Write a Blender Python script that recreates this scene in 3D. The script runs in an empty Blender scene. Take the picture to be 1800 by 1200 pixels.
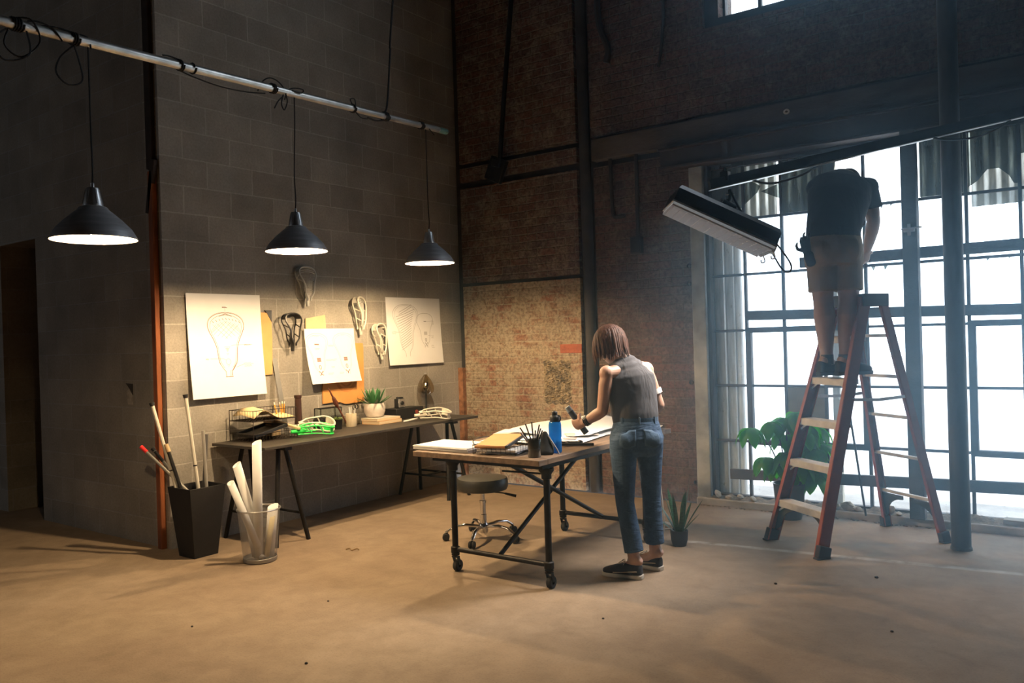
import bpy, math, random
from mathutils import Vector, Matrix, Euler
random.seed(7)
SC = bpy.context.scene
COL = SC.collection
PI = math.pi
V = Vector

# ---------------------------------------------------------------- materials
def _nodes(name):
    m = bpy.data.materials.new(name); m.use_nodes = True
    nt = m.node_tree
    return m, nt, nt.nodes['Principled BSDF'], nt.nodes['Material Output']

def N(nt, kind, **kw):
    n = nt.nodes.new(kind)
    for k, v in kw.items():
        if k.startswith('i_'):
            n.inputs[k[2:].replace('_', ' ')].default_value = v
        else:
            setattr(n, k, v)
    return n

def L(nt, a, b): nt.links.new(a, b)

def rgb(c): return (c[0], c[1], c[2], 1.0)

def ramp(nt, fac, stops):
    r = N(nt, 'ShaderNodeValToRGB')
    el = r.color_ramp.elements
    while len(el) < len(stops): el.new(0.5)
    for e, (p, c) in zip(el, stops):
        e.position = p; e.color = rgb(c) if not isinstance(c, (int, float)) else (c, c, c, 1)
    L(nt, fac, r.inputs['Fac'])
    return r.outputs['Color']

def mix(nt, fac, a, b, mode='MIX'):
    m = N(nt, 'ShaderNodeMix', data_type='RGBA', blend_type=mode)
    for s, v in ((0, fac), (6, a), (7, b)):
        if hasattr(v, 'links') or hasattr(v, 'is_linked'): L(nt, v, m.inputs[s])
        elif s == 0: m.inputs[0].default_value = v
        else: m.inputs[s].default_value = rgb(v)
    return m.outputs[2]

def noise(nt, vec, scale, detail=4, rough=.55, dist=0.0):
    n = N(nt, 'ShaderNodeTexNoise')
    n.inputs['Scale'].default_value = scale; n.inputs['Detail'].default_value = detail
    n.inputs['Roughness'].default_value = rough; n.inputs['Distortion'].default_value = dist
    L(nt, vec, n.inputs['Vector'])
    return n.outputs['Fac']

def coords(nt): return N(nt, 'ShaderNodeTexCoord').outputs['Object']

def bump(nt, bsdf, h, strength=.3, dist=.01):
    b = N(nt, 'ShaderNodeBump'); b.inputs['Strength'].default_value = strength; b.inputs['Distance'].default_value = dist
    L(nt, h, b.inputs['Height']); L(nt, b.outputs['Normal'], bsdf.inputs['Normal'])

def M(name, c, r=.6, metal=0.0, var=.12, ns=9.0, bs=None, bst=.2, stretch=None, trans=0.0, em=None, ems=0.0, coat=0.0, sss=0.0, alpha=None):
    m, nt, b, out = _nodes(name)
    co = coords(nt)
    if stretch:
        mp = N(nt, 'ShaderNodeMapping'); mp.inputs['Scale'].default_value = stretch
        L(nt, co, mp.inputs['Vector']); co = mp.outputs['Vector']
    if var:
        f = noise(nt, co, ns)
        L(nt, ramp(nt, f, [(.3, [x * (1 - var) for x in c]), (.7, [min(1, x * (1 + var)) for x in c])]), b.inputs['Base Color'])
    else:
        b.inputs['Base Color'].default_value = rgb(c)
    b.inputs['Roughness'].default_value = r; b.inputs['Metallic'].default_value = metal
    if bs: bump(nt, b, noise(nt, co, bs), bst)
    if trans: b.inputs['Transmission Weight'].default_value = trans
    if coat: b.inputs['Coat Weight'].default_value = coat
    if sss:
        b.inputs['Subsurface Weight'].default_value = sss; b.inputs['Subsurface Radius'].default_value = (.012, .005, .003)
    if em: b.inputs['Emission Color'].default_value = rgb(em); b.inputs['Emission Strength'].default_value = ems
    if alpha is not None: b.inputs['Alpha'].default_value = alpha
    return m

# ---------------------------------------------------------------- mesh builder
def frame_of(t, up=None):
    t = t.normalized()
    u = V(up) if up is not None else (V((0, 0, 1)) if abs(t.z) < .95 else V((1, 0, 0)))
    a = t.cross(u)
    if a.length < 1e-6: a = t.cross(V((0, 1, 0)))
    a.normalize(); b = a.cross(t).normalized()
    return a, b

class MB:
    def __init__(s): s.v = []; s.f = []
    def add(s, vs, fs):
        o = len(s.v); s.v += [V(v) for v in vs]; s.f += [tuple(i + o for i in f) for f in fs]; return s
    def box(s, c, d, R=None):
        c = V(c); hx, hy, hz = d[0] / 2, d[1] / 2, d[2] / 2
        vs = [V((x, y, z)) for z in (-hz, hz) for y in (-hy, hy) for x in (-hx, hx)]
        if R is not None: vs = [R @ v for v in vs]
        return s.add([c + v for v in vs], [(0, 2, 3, 1), (4, 5, 7, 6), (0, 1, 5, 4), (2, 6, 7, 3), (0, 4, 6, 2), (1, 3, 7, 5)])
    def span(s, a, b):
        return s.box([(a[i] + b[i]) / 2 for i in range(3)], [abs(b[i] - a[i]) for i in range(3)])
    def bar(s, p, q, w, h, up=(0, 0, 1)):
        p, q = V(p), V(q); a, b = frame_of(q - p, up)
        vs = [e + a * (i * w / 2) + b * (j * h / 2) for e in (p, q) for i, j in ((-1, -1), (1, -1), (1, 1), (-1, 1))]
        return s.add(vs, [(0, 3, 2, 1), (4, 5, 6, 7), (0, 1, 5, 4), (1, 2, 6, 5), (2, 3, 7, 6), (3, 0, 4, 7)][::1])
    def tube(s, pts, r, n=8, cap=True, closed=False, flat=1.0):
        pts = [V(p) for p in pts]; m = len(pts)
        rs = r if isinstance(r, (list, tuple)) else [r] * m
        t0 = pts[1] - pts[0]; a, b = frame_of(t0); vs = []
        for i, p in enumerate(pts):
            if closed: t = pts[(i + 1) % m] - pts[i - 1]
            else: t = pts[min(i + 1, m - 1)] - pts[max(i - 1, 0)]
            t.normalize()
            a = a - t * a.dot(t)
            if a.length < 1e-6: a = frame_of(t)[0]
            a.normalize(); b = t.cross(a)
            for k in range(n):
                w = 2 * PI * k / n
                vs.append(p + a * (math.cos(w) * rs[i]) + b * (math.sin(w) * rs[i] * flat))
        fs = []
        for i in range(m if closed else m - 1):
            j = (i + 1) % m
            for k in range(n):
                l = (k + 1) % n
                fs.append((i * n + k, i * n + l, j * n + l, j * n + k))
        if cap and not closed:
            fs += [tuple(reversed(range(n))), tuple(range((m - 1) * n, m * n))]
        return s.add(vs, fs)
    def lathe(s, prof, n=28, c=(0, 0, 0), cap=False, R=None):
        c = V(c); vs = []; m = len(prof)
        for r, z in prof:
            for k in range(n):
                w = 2 * PI * k / n; q = V((r * math.cos(w), r * math.sin(w), z))
                vs.append(c + (R @ q if R is not None else q))
        fs = []
        for i in range(m - 1):
            for k in range(n):
                l = (k + 1) % n
                fs.append((i * n + k, i * n + l, (i + 1) * n + l, (i + 1) * n + k))
        if cap: fs += [tuple(reversed(range(n))), tuple(range((m - 1) * n, m * n))]
        return s.add(vs, fs)
    def ell(s, c, rad, R=None, nu=14, nv=10):
        c = V(c); vs = []; fs = []
        for i in range(nv + 1):
            th = PI * i / nv
            for k in range(nu):
                w = 2 * PI * k / nu
                q = V((rad[0] * math.sin(th) * math.cos(w), rad[1] * math.sin(th) * math.sin(w), rad[2] * math.cos(th)))
                vs.append(c + (R @ q if R is not None else q))
        for i in range(nv):
            for k in range(nu):
                l = (k + 1) % nu
                fs.append((i * nu + k, (i + 1) * nu + k, (i + 1) * nu + l, i * nu + l))
        return s.add(vs, fs)
    def loft(s, rings, cap=True):
        n = len(rings[0]); m = len(rings); vs = [p for r in rings for p in r]; fs = []
        for i in range(m - 1):
            for k in range(n):
                l = (k + 1) % n
                fs.append((i * n + k, i * n + l, (i + 1) * n + l, (i + 1) * n + k))
        if cap: fs += [tuple(reversed(range(n))), tuple(range((m - 1) * n, m * n))]
        return s.add(vs, fs)
    def limb(s, pts, rad, side=(1, 0, 0), n=16, tips=True):
        """tapered limb of elliptic rings: rad = [(half width along side, half depth)]"""
        pts = [V(p) for p in pts]; side = V(side); rings = []; m = len(pts)
        for i, p in enumerate(pts):
            t = (pts[min(i + 1, m - 1)] - pts[max(i - 1, 0)]).normalized()
            a = (side - t * side.dot(t)).normalized(); b = t.cross(a)
            ru, rv = rad[i] if isinstance(rad[i], (tuple, list)) else (rad[i], rad[i])
            rings.append([p + a * (ru * math.cos(2 * PI * k / n)) + b * (rv * math.sin(2 * PI * k / n)) for k in range(n)])
        if tips:
            def tip(p, ring, d, r):
                out = []
                for q in (.5, .85):
                    sc = math.sqrt(1 - q * q)
                    out.append([p + d * (r * q) + (x - p) * sc for x in ring])
                return out
            r0 = min((x - pts[0]).length for x in rings[0]); r1 = min((x - pts[-1]).length for x in rings[-1])
            d0 = (pts[0] - pts[1]).normalized(); d1 = (pts[-1] - pts[-2]).normalized()
            rings = list(reversed(tip(pts[0], rings[0], d0, r0))) + rings + tip(pts[-1], rings[-1], d1, r1)
        return s.loft(rings)
    def prism(s, poly, d):
        """poly: 3-D loop, extruded by vector d"""
        d = V(d); n = len(poly); vs = [V(p) for p in poly] + [V(p) + d for p in poly]
        fs = [tuple(reversed(range(n))), tuple(range(n, 2 * n))] + [(k, (k + 1) % n, n + (k + 1) % n, n + k) for k in range(n)]
        return s.add(vs, fs)
    def xf(s, Mx):
        s.v = [Mx @ v for v in s.v]; return s

def spline(pts, k=6, closed=False):
    pts = [V(p) for p in pts]; n = len(pts); out = []
    g = (lambda i: pts[i % n]) if closed else (lambda i: pts[max(0, min(n - 1, i))])
    for i in range(n if closed else n - 1):
        a, b, c, d = g(i - 1), g(i), g(i + 1), g(i + 2)
        for j in range(k):
            t = j / k
            out.append(.5 * ((2 * b) + (c - a) * t + (2 * a - 5 * b + 4 * c - d) * t * t + (3 * b - a - 3 * c + d) * t ** 3))
    if not closed: out.append(pts[-1])
    return out

def wloc(o):
    p = V((0, 0, 0))
    while o: p = p + o.location; o = o.parent
    return p

def obj(name, mb, m, parent=None, smooth=40, bevel=0.0, world=False, base=False, solid=0.0, sub=0):
    me = bpy.data.meshes.new(name); vs = mb.v; off = V((0, 0, 0))
    if world and parent: off = wloc(parent)
    if base and vs:
        off = V(((min(v.x for v in vs) + max(v.x for v in vs)) / 2, (min(v.y for v in vs) + max(v.y for v in vs)) / 2, min(v.z for v in vs)))
    me.from_pydata([tuple(v - off) for v in vs], [], mb.f); me.validate(); me.update()
    import bmesh as _b
    bm = _b.new(); bm.from_mesh(me); _b.ops.recalc_face_normals(bm, faces=bm.faces); bm.to_mesh(me); bm.free()
    if smooth:
        me.shade_smooth(); me.set_sharp_from_angle(angle=math.radians(smooth))
    o = bpy.data.objects.new(name, me); COL.objects.link(o)
    if base: o.location = off
    for x in (m if isinstance(m, (list, tuple)) else [m]): me.materials.append(x)
    if parent: o.parent = parent
    if solid:
        q = o.modifiers.new('solid', 'SOLIDIFY'); q.thickness = solid; q.offset = 0
    if bevel:
        q = o.modifiers.new('bevel', 'BEVEL'); q.width = bevel; q.segments = 2; q.limit_method = 'ANGLE'; q.angle_limit = math.radians(40)
    if sub:
        q = o.modifiers.new('sub', 'SUBSURF'); q.levels = sub; q.render_levels = sub
    return o

def remesh(o, vox, it=3, fac=.5):
    q = o.modifiers.new('remesh', 'REMESH'); q.mode = 'VOXEL'; q.voxel_size = vox; q.use_smooth_shade = True
    q = o.modifiers.new('smooth', 'SMOOTH'); q.factor = fac; q.iterations = it
    return o

def tag(o, label=None, cat=None, group=None, kind=None):
    if label: o['label'] = label
    if cat: o['category'] = cat
    if group: o['group'] = group
    if kind: o['kind'] = kind
    return o

def thing(name, label, cat, loc=(0, 0, 0), rz=0.0, group=None):
    o = bpy.data.objects.new(name, None); COL.objects.link(o)
    o.location = loc; o.rotation_euler = (0, 0, rz); o.empty_display_size = .1
    return tag(o, label, cat, group)

def struct(name, mb, m, parent=None, **kw):
    o = obj(name, mb, m, parent, **kw)
    if parent is None: o['kind'] = 'structure'
    return o

def copy_tree(o, parent=None):
    c = o.copy(); COL.objects.link(c)
    if parent: c.parent = parent
    for ch in list(o.children): copy_tree(ch, c)
    return c

# shared materials
STEEL_DK = M('blackened_steel', (.022, .021, .02), .5, .6, .3, 14, 40, .15)
BLACK = M('black_plastic', (.012, .012, .013), .5, 0, .2, 20)
RUBBER = M('black_rubber', (.015, .015, .016), .8)
CHROME = M('chrome', (.75, .75, .76), .12, 1.0, 0)
ALU = M('aluminium', (.62, .62, .62), .38, .9, .1, 30)
PAPER = M('white_paper', (.8, .8, .79), .85, 0, .03, 5)
KRAFT = M('kraft_board', (.62, .33, .12), .8, 0, .1, 6)
CORD = M('black_cord', (.008, .008, .008), .7, 0, 0)
WHITEP = M('white_plastic', (.75, .74, .7), .45, 0, .03)
GRAPHITE = M('graphite', (.16, .12, .11), .9, 0, .2)
# ================================================================= the setting
def cmu_mat(name='painted_concrete_block', mortar=(.47, .44, .39), k=1.0):
    m, nt, b, out = _nodes(name)
    co = coords(nt); sx = N(nt, 'ShaderNodeSeparateXYZ'); L(nt, co, sx.inputs[0])
    ad = N(nt, 'ShaderNodeMath', operation='ADD'); L(nt, sx.outputs[0], ad.inputs[0]); L(nt, sx.outputs[1], ad.inputs[1])
    a2 = N(nt, 'ShaderNodeMath', operation='ADD'); L(nt, ad.outputs[0], a2.inputs[0]); a2.inputs[1].default_value = .0134 + 8.0
    cb = N(nt, 'ShaderNodeCombineXYZ'); L(nt, a2.outputs[0], cb.inputs[0])
    zz = N(nt, 'ShaderNodeMath', operation='ADD'); L(nt, sx.outputs[2], zz.inputs[0]); zz.inputs[1].default_value = .004
    L(nt, zz.outputs[0], cb.inputs[1])
    # wobble the joints slightly
    w = N(nt, 'ShaderNodeTexNoise'); w.inputs['Scale'].default_value = 14; L(nt, co, w.inputs['Vector'])
    wm = N(nt, 'ShaderNodeVectorMath', operation='SCALE'); L(nt, w.outputs['Color'], wm.inputs[0]); wm.inputs['Scale'].default_value = .008
    va = N(nt, 'ShaderNodeVectorMath', operation='ADD'); L(nt, cb.outputs[0], va.inputs[0]); L(nt, wm.outputs[0], va.inputs[1])
    br = N(nt, 'ShaderNodeTexBrick'); br.offset = .5; br.offset_frequency = 2
    br.inputs['Scale'].default_value = 1; br.inputs['Brick Width'].default_value = .40; br.inputs['Row Height'].default_value = .2032
    br.inputs['Mortar Size'].default_value = .0065; br.inputs['Mortar Smooth'].default_value = .5; br.inputs['Bias'].default_value = -.1
    br.inputs['Color1'].default_value = rgb((.38 * k, .355 * k, .31 * k)); br.inputs['Color2'].default_value = rgb((.31 * k, .285 * k, .25 * k)); br.inputs['Mortar'].default_value = rgb(mortar)
    L(nt, va.outputs[0], br.inputs['Vector'])
    n1 = noise(nt, co, 2.3, 5); n2 = noise(nt, co, 60, 5, .7)
    c = mix(nt, 1.0, br.outputs['Color'], ramp(nt, n1, [(.3, (.72, .72, .72)), (.7, (1.08, 1.06, 1.04))]), 'MULTIPLY')
    c = mix(nt, .5, c, ramp(nt, n2, [(.35, (.62, .62, .62)), (.6, (1, 1, 1))]), 'MULTIPLY')
    L(nt, c, b.inputs['Base Color']); b.inputs['Roughness'].default_value = .9
    h = N(nt, 'ShaderNodeMath', operation='MULTIPLY_ADD'); L(nt, br.outputs['Fac'], h.inputs[0]); h.inputs[1].default_value = -.45; L(nt, n2, h.inputs[2])
    bump(nt, b, h.outputs[0], .5, .006)
    return m

def brick_mat(name, c1, c2, mortar, wash, washc, bst=.8):
    m, nt, b, out = _nodes(name)
    co = coords(nt); sx = N(nt, 'ShaderNodeSeparateXYZ'); L(nt, co, sx.inputs[0])
    ad = N(nt, 'ShaderNodeMath', operation='ADD'); L(nt, sx.outputs[0], ad.inputs[0]); ad.inputs[1].default_value = 10.0
    ad2 = N(nt, 'ShaderNodeMath', operation='ADD'); L(nt, ad.outputs[0], ad2.inputs[0]); L(nt, sx.outputs[1], ad2.inputs[1])
    cb = N(nt, 'ShaderNodeCombineXYZ'); L(nt, ad2.outputs[0], cb.inputs[0]); L(nt, sx.outputs[2], cb.inputs[1])
    w = N(nt, 'ShaderNodeTexNoise'); w.inputs['Scale'].default_value = 11; w.inputs['Detail'].default_value = 4; L(nt, co, w.inputs['Vector'])
    wm = N(nt, 'ShaderNodeVectorMath', operation='SCALE'); L(nt, w.outputs['Color'], wm.inputs[0]); wm.inputs['Scale'].default_value = .018
    va = N(nt, 'ShaderNodeVectorMath', operation='ADD'); L(nt, cb.outputs[0], va.inputs[0]); L(nt, wm.outputs[0], va.inputs[1])
    br = N(nt, 'ShaderNodeTexBrick'); br.offset = .5
    br.inputs['Scale'].default_value = 1; br.inputs['Brick Width'].default_value = .215; br.inputs['Row Height'].default_value = .0745
    br.inputs['Mortar Size'].default_value = .009; br.inputs['Mortar Smooth'].default_value = .6; br.inputs['Bias'].default_value = 0
    br.inputs['Color1'].default_value = rgb(c1); br.inputs['Color2'].default_value = rgb(c2); br.inputs['Mortar'].default_value = rgb(mortar)
    L(nt, va.outputs[0], br.inputs['Vector'])
    n1 = noise(nt, co, 5.5, 8, .72, .3); n2 = noise(nt, co, 34, 6, .7); n3 = noise(nt, co, 1.1, 3)
    c = mix(nt, ramp(nt, n1, [(wash - .06, 0.0), (wash + .1, 1.0)]), br.outputs['Color'], washc)
    c = mix(nt, .85, c, ramp(nt, n2, [(.36, (.4, .36, .33)), (.56, (1, 1, 1))]), 'MULTIPLY')
    c = mix(nt, .6, c, ramp(nt, n3, [(.3, (.5, .48, .47)), (.7, (1.05, 1.02, 1))]), 'MULTIPLY')
    L(nt, c, b.inputs['Base Color']); b.inputs['Roughness'].default_value = .95
    h = N(nt, 'ShaderNodeMath', operation='MULTIPLY_ADD'); L(nt, br.outputs['Fac'], h.inputs[0]); h.inputs[1].default_value = -.45; L(nt, n2, h.inputs[2])
    h2 = N(nt, 'ShaderNodeMath', operation='ADD'); L(nt, h.outputs[0], h2.inputs[0]); L(nt, n1, h2.inputs[1])
    bump(nt, b, h2.outputs[0], bst, .02)
    return m

def floor_mat():
    m, nt, b, out = _nodes('dusty_concrete_floor')
    co = coords(nt)
    n1 = noise(nt, co, .55, 6, .6, .6); n2 = noise(nt, co, 6, 6, .65, .3); n3 = noise(nt, co, 90, 3, .6)
    c = ramp(nt, n1, [(.3, (.225, .16, .105)), (.55, (.31, .235, .162)), (.75, (.38, .30, .22))])
    c = mix(nt, .7, c, ramp(nt, n2, [(.3, (.72, .70, .68)), (.62, (1.06, 1.05, 1.04))]), 'MULTIPLY')
    c = mix(nt, .4, c, ramp(nt, n3, [(.3, (.65, .63, .6)), (.5, (1, 1, 1))]), 'MULTIPLY')
    # a faint worn paint line running away from the snake plant
    sx = N(nt, 'ShaderNodeSeparateXYZ'); L(nt, co, sx.inputs[0])
    d = N(nt, 'ShaderNodeMath', operation='MULTIPLY_ADD'); L(nt, sx.outputs[0], d.inputs[0]); d.inputs[1].default_value = -.12; L(nt, sx.outputs[1], d.inputs[2])
    d2 = N(nt, 'ShaderNodeMath', operation='SUBTRACT'); L(nt, d.outputs[0], d2.inputs[0]); d2.inputs[1].default_value = 1.63
    ab = N(nt, 'ShaderNodeMath', operation='ABSOLUTE'); L(nt, d2.outputs[0], ab.inputs[0])
    lf = ramp(nt, ab.outputs[0], [(.018, 1.0), (.04, 0.0)])
    gx = ramp(nt, sx.outputs[0], [(0, 0), (1, 1)])
    gt = N(nt, 'ShaderNodeMath', operation='GREATER_THAN'); L(nt, sx.outputs[0], gt.inputs[0]); gt.inputs[1].default_value = 3.0
    mm = N(nt, 'ShaderNodeMath', operation='MULTIPLY'); L(nt, lf, mm.inputs[0]); L(nt, gt.outputs[0], mm.inputs[1])
    m3 = N(nt, 'ShaderNodeMath', operation='MULTIPLY'); L(nt, mm.outputs[0], m3.inputs[0]); L(nt, ramp(nt, n2, [(.35, 0.0), (.6, .6)]), m3.inputs[1])
    c = mix(nt, m3.outputs[0], c, (.62, .58, .52))
    L(nt, c, b.inputs['Base Color']); b.inputs['Roughness'].default_value = .82
    h = N(nt, 'ShaderNodeMath', operation='ADD'); L(nt, n2, h.inputs[0]); L(nt, n3, h.inputs[1])
    bump(nt, b, h.outputs[0], .25, .006)
    return m

CMU = cmu_mat(); CMU2 = cmu_mat('smooth_painted_block', (.33, .32, .30), .86)
BRICK_W = brick_mat('limewashed_brick', (.36, .15, .085), (.27, .15, .09), (.44, .37, .26), .43, (.47, .385, .27), .65)
BRICK_D = brick_mat('shaded_brick', (.17, .088, .062), (.105, .072, .056), (.135, .108, .085), .56, (.21, .16, .12))  # darker copy: weaker light put into the colour, plus less limewash
BRICK_M = brick_mat('dim_limewashed_brick', (.20, .095, .062), (.13, .082, .06), (.22, .18, .135), .52, (.29, .235, .175), .7)  # darker copy for above the lamp cutoff, dimness put into the brick colour
FLOOR = floor_mat()
CONC = M('old_concrete', (.29, .305, .30), .9, 0, .35, 5, 30, .5)
CONC_D = M('sooty_concrete', (.085, .070, .062), .9, 0, .3, 3, 24, .5, stretch=(1, 1, 3))
NEAR_BLACK = M('near_black_recess', (.035, .03, .027), .9, 0, .3, 6, 20, .4)  # near-black for recess faces, wall pipes, bolts and pebbles
FRAME = M('rusty_window_steel', (.035, .026, .024), .7, .2, .4, 12, 30, .4)
TIMBER_D = M('dark_weathered_timber', (.06, .05, .045), .85, 0, .4, 6, 40, .4, stretch=(1, 1, 1))
DOORM = M('dark_steel_door', (.022, .02, .019), .55, .2, .5, 2.5, 9, .2)
RUSTW = M('rust_red_timber', (.25, .075, .025), .75, 0, .45, 5, 30, .4, stretch=(3, 3, .6))
CEILM = M('dark_ceiling', (.05, .05, .05), .9, 0, .2, 2)

WB = 3.26                                            # face of the brick wall
struct('floor', MB().span((-8, -9, -.1), (9.2, 3.2, 0)), FLOOR, smooth=0)
struct('wall_left', MB().span((-.2, 0, -.05), (0, 3.62, 7.2)), CMU, smooth=0)
wr = MB()
wr.span((-8, 0, -.05), (-2.66, .2, 7.2)); wr.span((-2.66, 0, 2.42), (-1.965, .2, 7.2)); wr.span((-1.965, 0, -.05), (-.2, .2, 7.2))
wr.span((-1.965, .2, -.05), (-1.765, .55, 2.6)); wr.span((-2.86, .2, -.05), (-2.66, .55, 2.6)); wr.span((-2.86, .2, 2.42), (-1.765, .55, 2.6))
struct('wall_return', wr, CMU2, smooth=0)
d1 = MB(); d1.span((-2.66, .37, 0.0), (-1.965, .42, 2.42))
for z in (.35, 1.2, 2.05): d1.span((-2.62, .355, z), (-2.0, .37, z + .06))
door = struct('door_1', d1, DOORM, smooth=0)
obj('door_handle', MB().tube([(-2.08, .37, 1.0), (-2.08, .31, 1.0), (-2.2, .31, 1.0)], .011), STEEL_DK, door)
struct('wall_far_left', MB().span((-8.2, -9, 0), (-8, .2, 7.2)), CMU, smooth=0)
wf_ = MB(); wf_.span((-8.2, -9.2, 0), (-6.6, -9, 7.2)); wf_.span((-4.4, -9.2, 0), (9.2, -9, 7.2)); wf_.span((-6.6, -9.2, 0), (-4.4, -9, 1.5)); wf_.span((-6.6, -9.2, 3.0), (-4.4, -9, 7.2))
struct('wall_front', wf_, CEILM, smooth=0)
w3 = MB(); w3.span((-6.6, -9.14, 1.5), (-6.54, -9.06, 3.0)); w3.span((-4.46, -9.14, 1.5), (-4.4, -9.06, 3.0)); w3.span((-6.54, -9.14, 1.5), (-4.46, -9.06, 1.56)); w3.span((-6.54, -9.14, 2.94), (-4.46, -9.06, 3.0)); w3.span((-5.52, -9.13, 1.56), (-5.48, -9.07, 2.94))
struct('fill_window', w3, STEEL_DK, smooth=0)  # unseen window, added to bring neutral daylight onto the return wall
struct('wall_right', MB().span((9, -9, 0), (9.2, 3.6, 7.2)), BRICK_D, smooth=0)
struct('ceiling', MB().span((-8.2, -9.2, 7.2), (9.2, 3.9, 7.4)), CEILM, smooth=0)

# brick wall: a recessed body with proud panels of brick left between near-black chases
WX0, WX1, WZ1 = 2.74, 6.4, 2.86                      # big window
UX0, UX1, UZ0 = 2.89, 5.2, 4.06                      # upper window
wb = MB(); yb = 3.31
wb.span((-.2, yb, -.05), (WX0, 3.62, 7.2)); wb.span((WX1, yb, -.05), (9.2, 3.62, 7.2))
wb.span((WX0, yb, WZ1), (WX1, 3.62, UZ0)); wb.span((WX0, yb, UZ0), (UX0, 3.62, 7.2)); wb.span((UX1, yb, UZ0), (WX1, 3.62, 7.2))
wb.span((UX0, yb, 6.4), (UX1, 3.62, 7.2))
n_body = len(wb.f)
pan = [(0.09, 1.50, 0, 1.985), (0.09, 1.50, 2.02, 2.99), (0.09, 1.50, 3.06, 3.2),
       (0.09, 1.50, 3.25, 7.2), (1.68, 2.62, 0, 2.98), (1.66, 2.62, 3.26, 7.2),
       (2.62, UX0 - .12, 3.27, 7.2), (UX0 - .12, UX1, 3.27, 3.98), (UX1, 9.1, 3.27, 7.2), (WX1 + .1, 9.1, 0, 3.2)]
for i, (a, b, z0, z1) in enumerate(pan):
    wb.span((a, WB, z0), (b, yb, z1))
o = struct('wall_back', wb, [BRICK_D, BRICK_W, NEAR_BLACK, BRICK_M], smooth=0, bevel=0)
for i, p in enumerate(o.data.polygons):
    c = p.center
    if c.y < yb - .001 and c.x < 1.6: p.material_index = 1 if c.z < 1.99 else 3  # upper panels take the dimmed copy
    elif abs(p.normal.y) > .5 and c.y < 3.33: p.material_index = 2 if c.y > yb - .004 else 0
# crumbling patch in the limewashed panel and one bare red brick
pm = MB(); rr = random.Random(3); vs = []; gx, gz = 44, 54
for j in range(gz + 1):
    for i in range(gx + 1):
        e = min(i, gx - i, j, gz - j); q = 0 if e == 0 else (.002 + rr.random() ** 2 * .030) * min(1, e / 3)
        vs.append((1.06 + .315 * i / gx + rr.uniform(-.003, .003) + (.008 * math.sin(j * .5) if i in (0, gx) else 0), WB - q, .80 + .43 * j / gz + (.008 * math.sin(i * .6) if j in (0, gz) else 0)))
pm.add(vs, [(j * (gx + 1) + i, j * (gx + 1) + i + 1, (j + 1) * (gx + 1) + i + 1, (j + 1) * (gx + 1) + i) for j in range(gz) for i in range(gx)])
struct('trim_3', pm, M('crumbled_masonry', (.31, .245, .155), .95, 0, .6, 22, 60, .6), smooth=0)
struct('trim_4', MB().span((1.26, WB - .006, 1.285), (1.50, WB + .02, 1.37)), M('bare_red_brick', (.36, .10, .05), .9, 0, .25, 20, 50, .4), bevel=.006)
struct('trim_5', MB().span((0.0, WB - .015, 0), (.06, WB + .05, 1.15)), M('orange_brick_return', (.30, .135, .065), .95, 0, .5, 14, 30, .8))
# near-black vertical pipe chase
cm = MB(); cm.tube(spline([(1.595, 3.27, 0), (1.60, 3.265, 1.6), (1.59, 3.27, 3.0), (1.585, 3.265, 5.0), (1.59, 3.27, 7.1)], 4), .052, 10)
struct('trim_6', cm, NEAR_BLACK)
# lintel courses above the window
struct('trim_7', MB().span((1.68, 3.225, 3.035), (8.9, 3.4, 3.235)), CONC_D, bevel=.01)
lm_ = MB(); lm_.span((2.38, 3.19, 2.86), (6.9, 3.34, 3.015)); lm_.span((2.38, 3.15, 2.84), (6.9, 3.36, 2.865)); lm_.span((2.38, 3.15, 3.0), (6.9, 3.34, 3.02))
struct('trim_8', lm_, M('rusted_steel_lintel', (.042, .029, .026), .8, .1, .4, 3, 24, .5), bevel=.006)
# concrete jamb and sill kerb of the window
struct('trim_9', MB().span((2.615, 3.235, 0), (WX0, 3.40, 2.84)), CONC, bevel=.008)
struct('trim_10', MB().span((2.62, 3.2, -.1), (8.9, 3.95, .055)), M('sill_concrete', (.42, .40, .37), .9, 0, .3, 4, 30, .5), bevel=.01)
# corner post: rust red timber strip beside a dark gap on the return wall
cp = MB(); cp.bar((-.085, -.02, 0), (-.07, -.02, 2.72), .055, .04, (0, 1, 0)); struct('trim_11', cp, RUSTW, bevel=.004)
cp = MB(); cp.span((-.125, -.03, 2.74), (-.045, 0.0, 7.2)); cp.bar((-.115, -.025, 2.42), (-.03, -.025, 2.80), .05, .03, (0, 1, 0)); struct('trim_12', cp, M('charred_timber', (.03, .02, .016), .85, 0, .4, 8), bevel=.004)
# knocked-out socket hole in the return wall, its shade a flat near-black patch
hm = MB(); hm.prism([(-.55, -.004, 1.19), (-.455, -.004, 1.185), (-.455, -.004, 1.10), (-.50, -.004, 1.15)], (0, .004, 0))
struct('trim_13', hm, NEAR_BLACK, smooth=0)
hm = MB(); hm.prism([(-.54, -.003, 1.13), (-.50, -.003, 1.15), (-.456, -.003, 1.10), (-.456, -.003, 1.03), (-.53, -.003, 1.03)], (0, .003, 0))
struct('trim_14', hm, M('socket_cement', (.33, .29, .24), .9, 0, .3, 20), smooth=0)

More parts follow.
